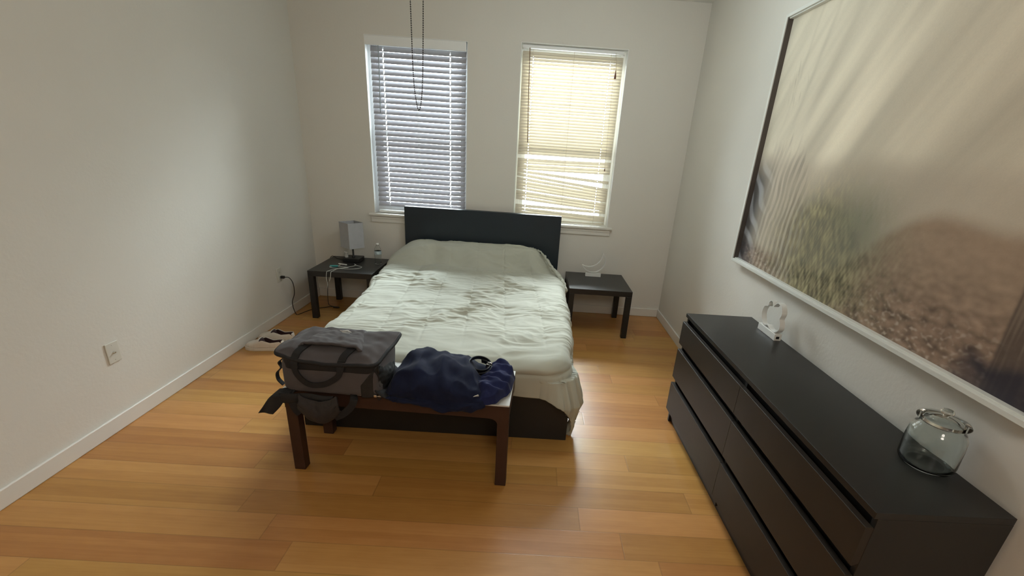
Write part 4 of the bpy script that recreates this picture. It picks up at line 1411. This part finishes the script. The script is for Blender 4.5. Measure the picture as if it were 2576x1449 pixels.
def build_belt():
    bm = bmesh.new()
    pts = []
    for i in range(70):
        t = i / 69
        a = -2.6 + t * 2 * PI * 1.65
        rr = 0.056 - 0.016 * t
        pts.append(Vector((rr * 1.15 * math.cos(a), rr * math.sin(a), 0.010 * math.sin(a * 0.5) + 0.016)))
    add_ribbon(bm, pts, 0.030, Vector((0.10, -0.25, 1)), 0.0035)
    o = from_bm('strap', bm, M['leather'], belt, rot=(0.35, 0.10, 0))
    bm = bmesh.new()
    add_tube(bm, catmull([(0.034, 0.010, 0.004), (0.058, 0.004, 0.010), (0.060, 0.006, 0.036), (0.038, 0.012, 0.034)], 4, True), 0.0026, 8, closed=True)
    add_tube(bm, [Vector((0.034, 0.010, 0.020)), Vector((0.060, 0.003, 0.024))], 0.0018, 6)
    from_bm('buckle', bm, M['steel'], belt, smooth=True, rot=(0.35, 0.10, 0))
    boxes('strap_keeper', [(0.026, 0.042, -0.012, -0.006, 0.006, 0.032)], M['steel'], belt, bevel=0.002, rot=(0.35, 0.1, 0.5))


build_belt()


# ------------------------------------------------------------------ shoes
def shoe_meshes():
    """Left-pointing slip-on: toe at -x, heel at +x, length .285."""
    Ln = 0.285
    n = 110; m = 81
    t = np.linspace(0, 1, n)
    hw = np.interp(t, [0, 0.03, 0.08, 0.18, 0.32, 0.5, 0.68, 0.85, 0.95, 0.985, 1.0], [0.004, 0.022, 0.035, 0.046, 0.050, 0.043, 0.037, 0.038, 0.033, 0.022, 0.006])
    cz = np.interp(t, [0, 0.05, 0.15, 0.28, 0.40, 0.50, 0.7, 0.88, 0.96, 1.0], [0.022, 0.046, 0.058, 0.066, 0.088, 0.106, 0.078, 0.090, 0.094, 0.038])
    ker = np.array([1, 2, 3, 2, 1]) / 9.0
    for _ in range(2):
        cz = np.concatenate([cz[:2], np.convolve(cz, ker, 'valid'), cz[-2:]])
    T, V = np.meshgrid(t, np.linspace(-1, 1, m), indexing='ij')
    HW, CZ = hw[:, None], cz[:, None]
    a = V * PI / 2
    y = HW * np.sign(np.sin(a)) * np.abs(np.sin(a)) ** 0.75
    z = 0.022 + (CZ - 0.022) * np.abs(np.cos(a)) ** 0.55
    inside = (T > 0.43) & (T < 0.965) & (np.abs(V) < 0.60)
    return Ln, T, V, y, z, inside, hw, t


def shoe(label, loc, rot):
    sh = thing('shoe', label, 'shoe', loc, rot, 'pair of off-white slip-on shoes by the wall')
    Ln, T, V, y, z, inside, hw, t = shoe_meshes()
    X = (T - 0.5) * Ln
    n, m = T.shape

    def sub(name, mask, Z, Yy, material, th):
        idx = np.arange(n * m).reshape(n, m)
        fm = mask[:-1, :-1] & mask[1:, :-1] & mask[:-1, 1:] & mask[1:, 1:]
        F = np.stack([idx[:-1, :-1], idx[1:, :-1], idx[1:, 1:], idx[:-1, 1:]], -1)[fm]
        used = np.unique(F); remap = -np.ones(n * m, int); remap[used] = np.arange(len(used))
        Vv = np.stack([X, Yy, Z], -1).reshape(-1, 3)[used]
        me = bpy.data.meshes.new(name); me.from_pydata(Vv.tolist(), [], remap[F].tolist()); me.materials.append(material)
        me.polygons.foreach_set('use_smooth', np.ones(len(me.polygons), bool)); me.update()
        o = bpy.data.objects.new(name, me); link(o, sh)
        md = o.modifiers.new('thickness', 'SOLIDIFY'); md.thickness = th; md.offset = 0
        return o
    grow = inside
    sub('upper', ~inside, z, y, M['shoe'], 0.004)
    # lining: dips from the collar down to the insole, with the raised tongue at the front
    d = np.minimum.reduce([(T - 0.40) / 0.06, (0.985 - T) / 0.05, (0.66 - np.abs(V)) / 0.16])
    dip = np.clip(d, 0, 1)
    zi = z * (1 - dip) + 0.030 * dip
    zi = zi + 0.048 * np.exp(-((T - 0.470) / 0.035) ** 2) * np.exp(-(V / 0.42) ** 2)
    ins = (T > 0.405) & (T < 0.98) & (np.abs(V) < 0.66)
    sub('lining', ins, zi + 0.0005, y * 0.97, M['lining'], 0.003)
    # vamp seam and toe cap seam
    for tv, side in ((0.27, range(0, m)), (0.62, range(0, 15)), (0.62, range(m - 15, m))):
        i = int(tv * (n - 1))
        bm = bmesh.new()
        add_tube(bm, [Vector((X[i, j], y[i, j] * 1.03, z[i, j] + 0.001)) for j in side], 0.0014, 5)
        from_bm('seam', bm, M['shoe'], sh, smooth=True)
    # rubber sole
    bm = bmesh.new()
    ol = [(((tt - 0.5) * Ln * 1.03), h * 1.08 + 0.002) for tt, h in zip(t, hw)]
    loop = ol + [(p[0], -p[1]) for p in reversed(ol)]
    lo = [bm.verts.new((p[0], p[1] * 0.96, 0.0)) for p in loop]
    m1 = [bm.verts.new((p[0], p[1], 0.006)) for p in loop]
    hi = [bm.verts.new((p[0], p[1], 0.024 + 0.006 * sstep(0.7, 1.0, abs(p[0]) / (Ln / 2)))) for p in loop]
    N = len(loop)
    for A, B in ((lo, m1), (m1, hi)):
        for k in range(N):
            bm.faces.new((A[k], A[(k + 1) % N], B[(k + 1) % N], B[k]))
    bm.faces.new(lo[::-1]); bm.faces.new(hi)
    bmesh.ops.recalc_face_normals(bm, faces=bm.faces)
    from_bm('sole', bm, M['sole'], sh)
    lathe('heel_badge', [(0, 0.004), (0.006, 0.003), (0.008, 0)], M['tan'], sh, seg=16, loc=(Ln * 0.47, -0.020, 0.058)).rotation_euler = (PI / 2, 0, 0.9)
    return sh


shoe('off-white slip-on shoe with dark lining, nearer the camera of the pair', (-2.046, 3.215, 0), 0.06)
shoe('off-white slip-on shoe with dark lining, closer to the window of the pair', (-2.045, 3.385, 0), -0.02)


# ------------------------------------------------------------------ wall plates and cord
def plate(name, label, cat, y, z, w, h):
    p = thing(name, label, cat, (XL, y, z))
    bm = bmesh.new(); add_box(bm, 0.0, 0.006, -w / 2, w / 2, -h / 2, h / 2, bevel=0.0025, seg=3)
    from_bm('cover_plate', bm, M['plate'], p)
    return p


p1 = plate('cable_outlet', 'small ivory wall plate with one centre jack low on the bare wall', 'wall plate', 2.192, 0.432, 0.076, 0.114)
bm = bmesh.new()
add_lathe(bm, [(0.0055, 0), (0.0055, 0.006), (0.0040, 0.006), (0.0040, 0.012), (0, 0.012)], 16)
o = from_bm('coax_jack', bm, M['steel'], p1, smooth=False, loc=(0.005, 0, 0)); o.rotation_euler = (0, PI / 2, 0)
for s in (-1, 1):
    bm = bmesh.new()
    add_lathe(bm, [(0.003, 0), (0.003, 0.001), (0, 0.0015)], 12)
    o = from_bm('screw', bm, M['plate'], p1, loc=(0.006, 0, s * 0.042)); o.rotation_euler = (0, PI / 2, 0)

p2 = plate('power_outlet', 'ivory duplex power outlet near the corner with a black plug in it', 'outlet', 3.862, 0.412, 0.076, 0.122)
for s in (-1, 1):
    bm = bmesh.new(); add_box(bm, 0.005, 0.009, -0.016, 0.016, s * 0.022 - 0.014, s * 0.022 + 0.014, bevel=0.003)
    rc = from_bm('receptacle', bm, M['plate'], p2)
    boxes('slots', [(0.0088, 0.0094, -0.008, -0.006, s * 0.022 - 0.005, s * 0.022 + 0.005), (0.0088, 0.0094, 0.006, 0.008, s * 0.022 - 0.005, s * 0.022 + 0.005)], M['black_plastic'], rc, bevel=0)

pc = thing('power_cable', 'thin brown-black cord plugged into the outlet and trailing across the floor under the table', 'cable', (XL + 0.012, 3.87, 0.392))


def W_(x, y, z):
    return (x - (XL + 0.012), y - 3.87, z - 0.392)


boxes('plug', [(-0.002, 0.032, -0.012, 0.012, -0.012, 0.012)], M['black_plastic'], pc, bevel=0.005)
tube('cable', [W_(XL + 0.040, 3.872, 0.392), W_(XL + 0.075, 3.885, 0.385), W_(XL + 0.095, 3.90, 0.33), W_(XL + 0.085, 3.92, 0.23), W_(XL + 0.045, 3.94, 0.14), W_(XL + 0.040, 3.955, 0.06), W_(XL + 0.055, 3.965, 0.004), W_(XL + 0.075, 3.985, 0.004), W_(XL + 0.105, 4.08, 0.004), W_(XL + 0.15, 4.15, 0.004),
              W_(XL + 0.20, 4.19, 0.004), W_(-1.965, 4.235, 0.004), W_(-1.930, 4.225, 0.004)], 0.0034, M['cable_dark'], pc, seg=6)
boxes('cord_switch', [(-0.03, 0.03, -0.009, 0.009, 0.0, 0.014)], M['cable_dark'], pc, bevel=0.004, loc=W_(-1.905, 4.215, 0.0))
tube('cable', [W_(-1.935, 4.232, 0.006), W_(-1.985, 4.265, 0.004), W_(-2.020, 4.300, 0.02), W_(-2.030, 4.340, 0.15), W_(-2.032, 4.40, 0.35), W_(-2.02, 4.46, 0.452), W_(-1.98, 4.46, 0.459), W_(-1.93, 4.40, 0.459), W_(-1.87, 4.38, 0.459), W_(-1.84, 4.38, 0.462)], 0.0030, M['cable_dark'], pc, seg=6)


# ------------------------------------------------------------------ ceiling-fan pull chain
def chain():
    root = thing('pull_chain', 'long dark beaded pull chain hanging in a narrow loop before the window', 'chain', (-0.49, 2.0, ZC))
    # two strands that meet at the bottom, hung from a small ceiling bracket
    L_ = [(-0.031, 0, -0.0), (-0.026, 0, -0.50), (-0.022, 0, -0.76), (-0.019, 0, -0.99), (-0.012, 0, -1.085), (0.0, 0, -1.132)]
    R_ = [(0.0, 0, -1.132), (0.012, 0, -1.085), (0.019, 0, -0.99), (0.026, 0, -0.76), (0.030, 0, -0.50), (0.031, 0, -0.0)]
    path = catmull(L_ + R_[1:], 24)
    # even spacing
    d = [0]
    for a, b in zip(path, path[1:]):
        d.append(d[-1] + (b - a).length)
    tot = d[-1]
    step = 0.0075
    bm = bmesh.new()
    add_tube(bm, path, 0.0009, 5)
    k = 0
    s = 0.0
    while s < tot:
        while d[k + 1] < s:
            k += 1
        f = (s - d[k]) / max(1e-9, d[k + 1] - d[k])
        p = path[k].lerp(path[k + 1], f)
        bmesh.ops.create_icosphere(bm, subdivisions=1, radius=0.0027, matrix=Matrix.Translation(p))
        s += step
    from_bm('bead_chain', bm, M['chain'], root, smooth=True)
    boxes('ceiling_bracket', [(-0.045, 0.045, -0.02, 0.02, -0.012, 0.0)], M['chain'], root, bevel=0.003)


chain()
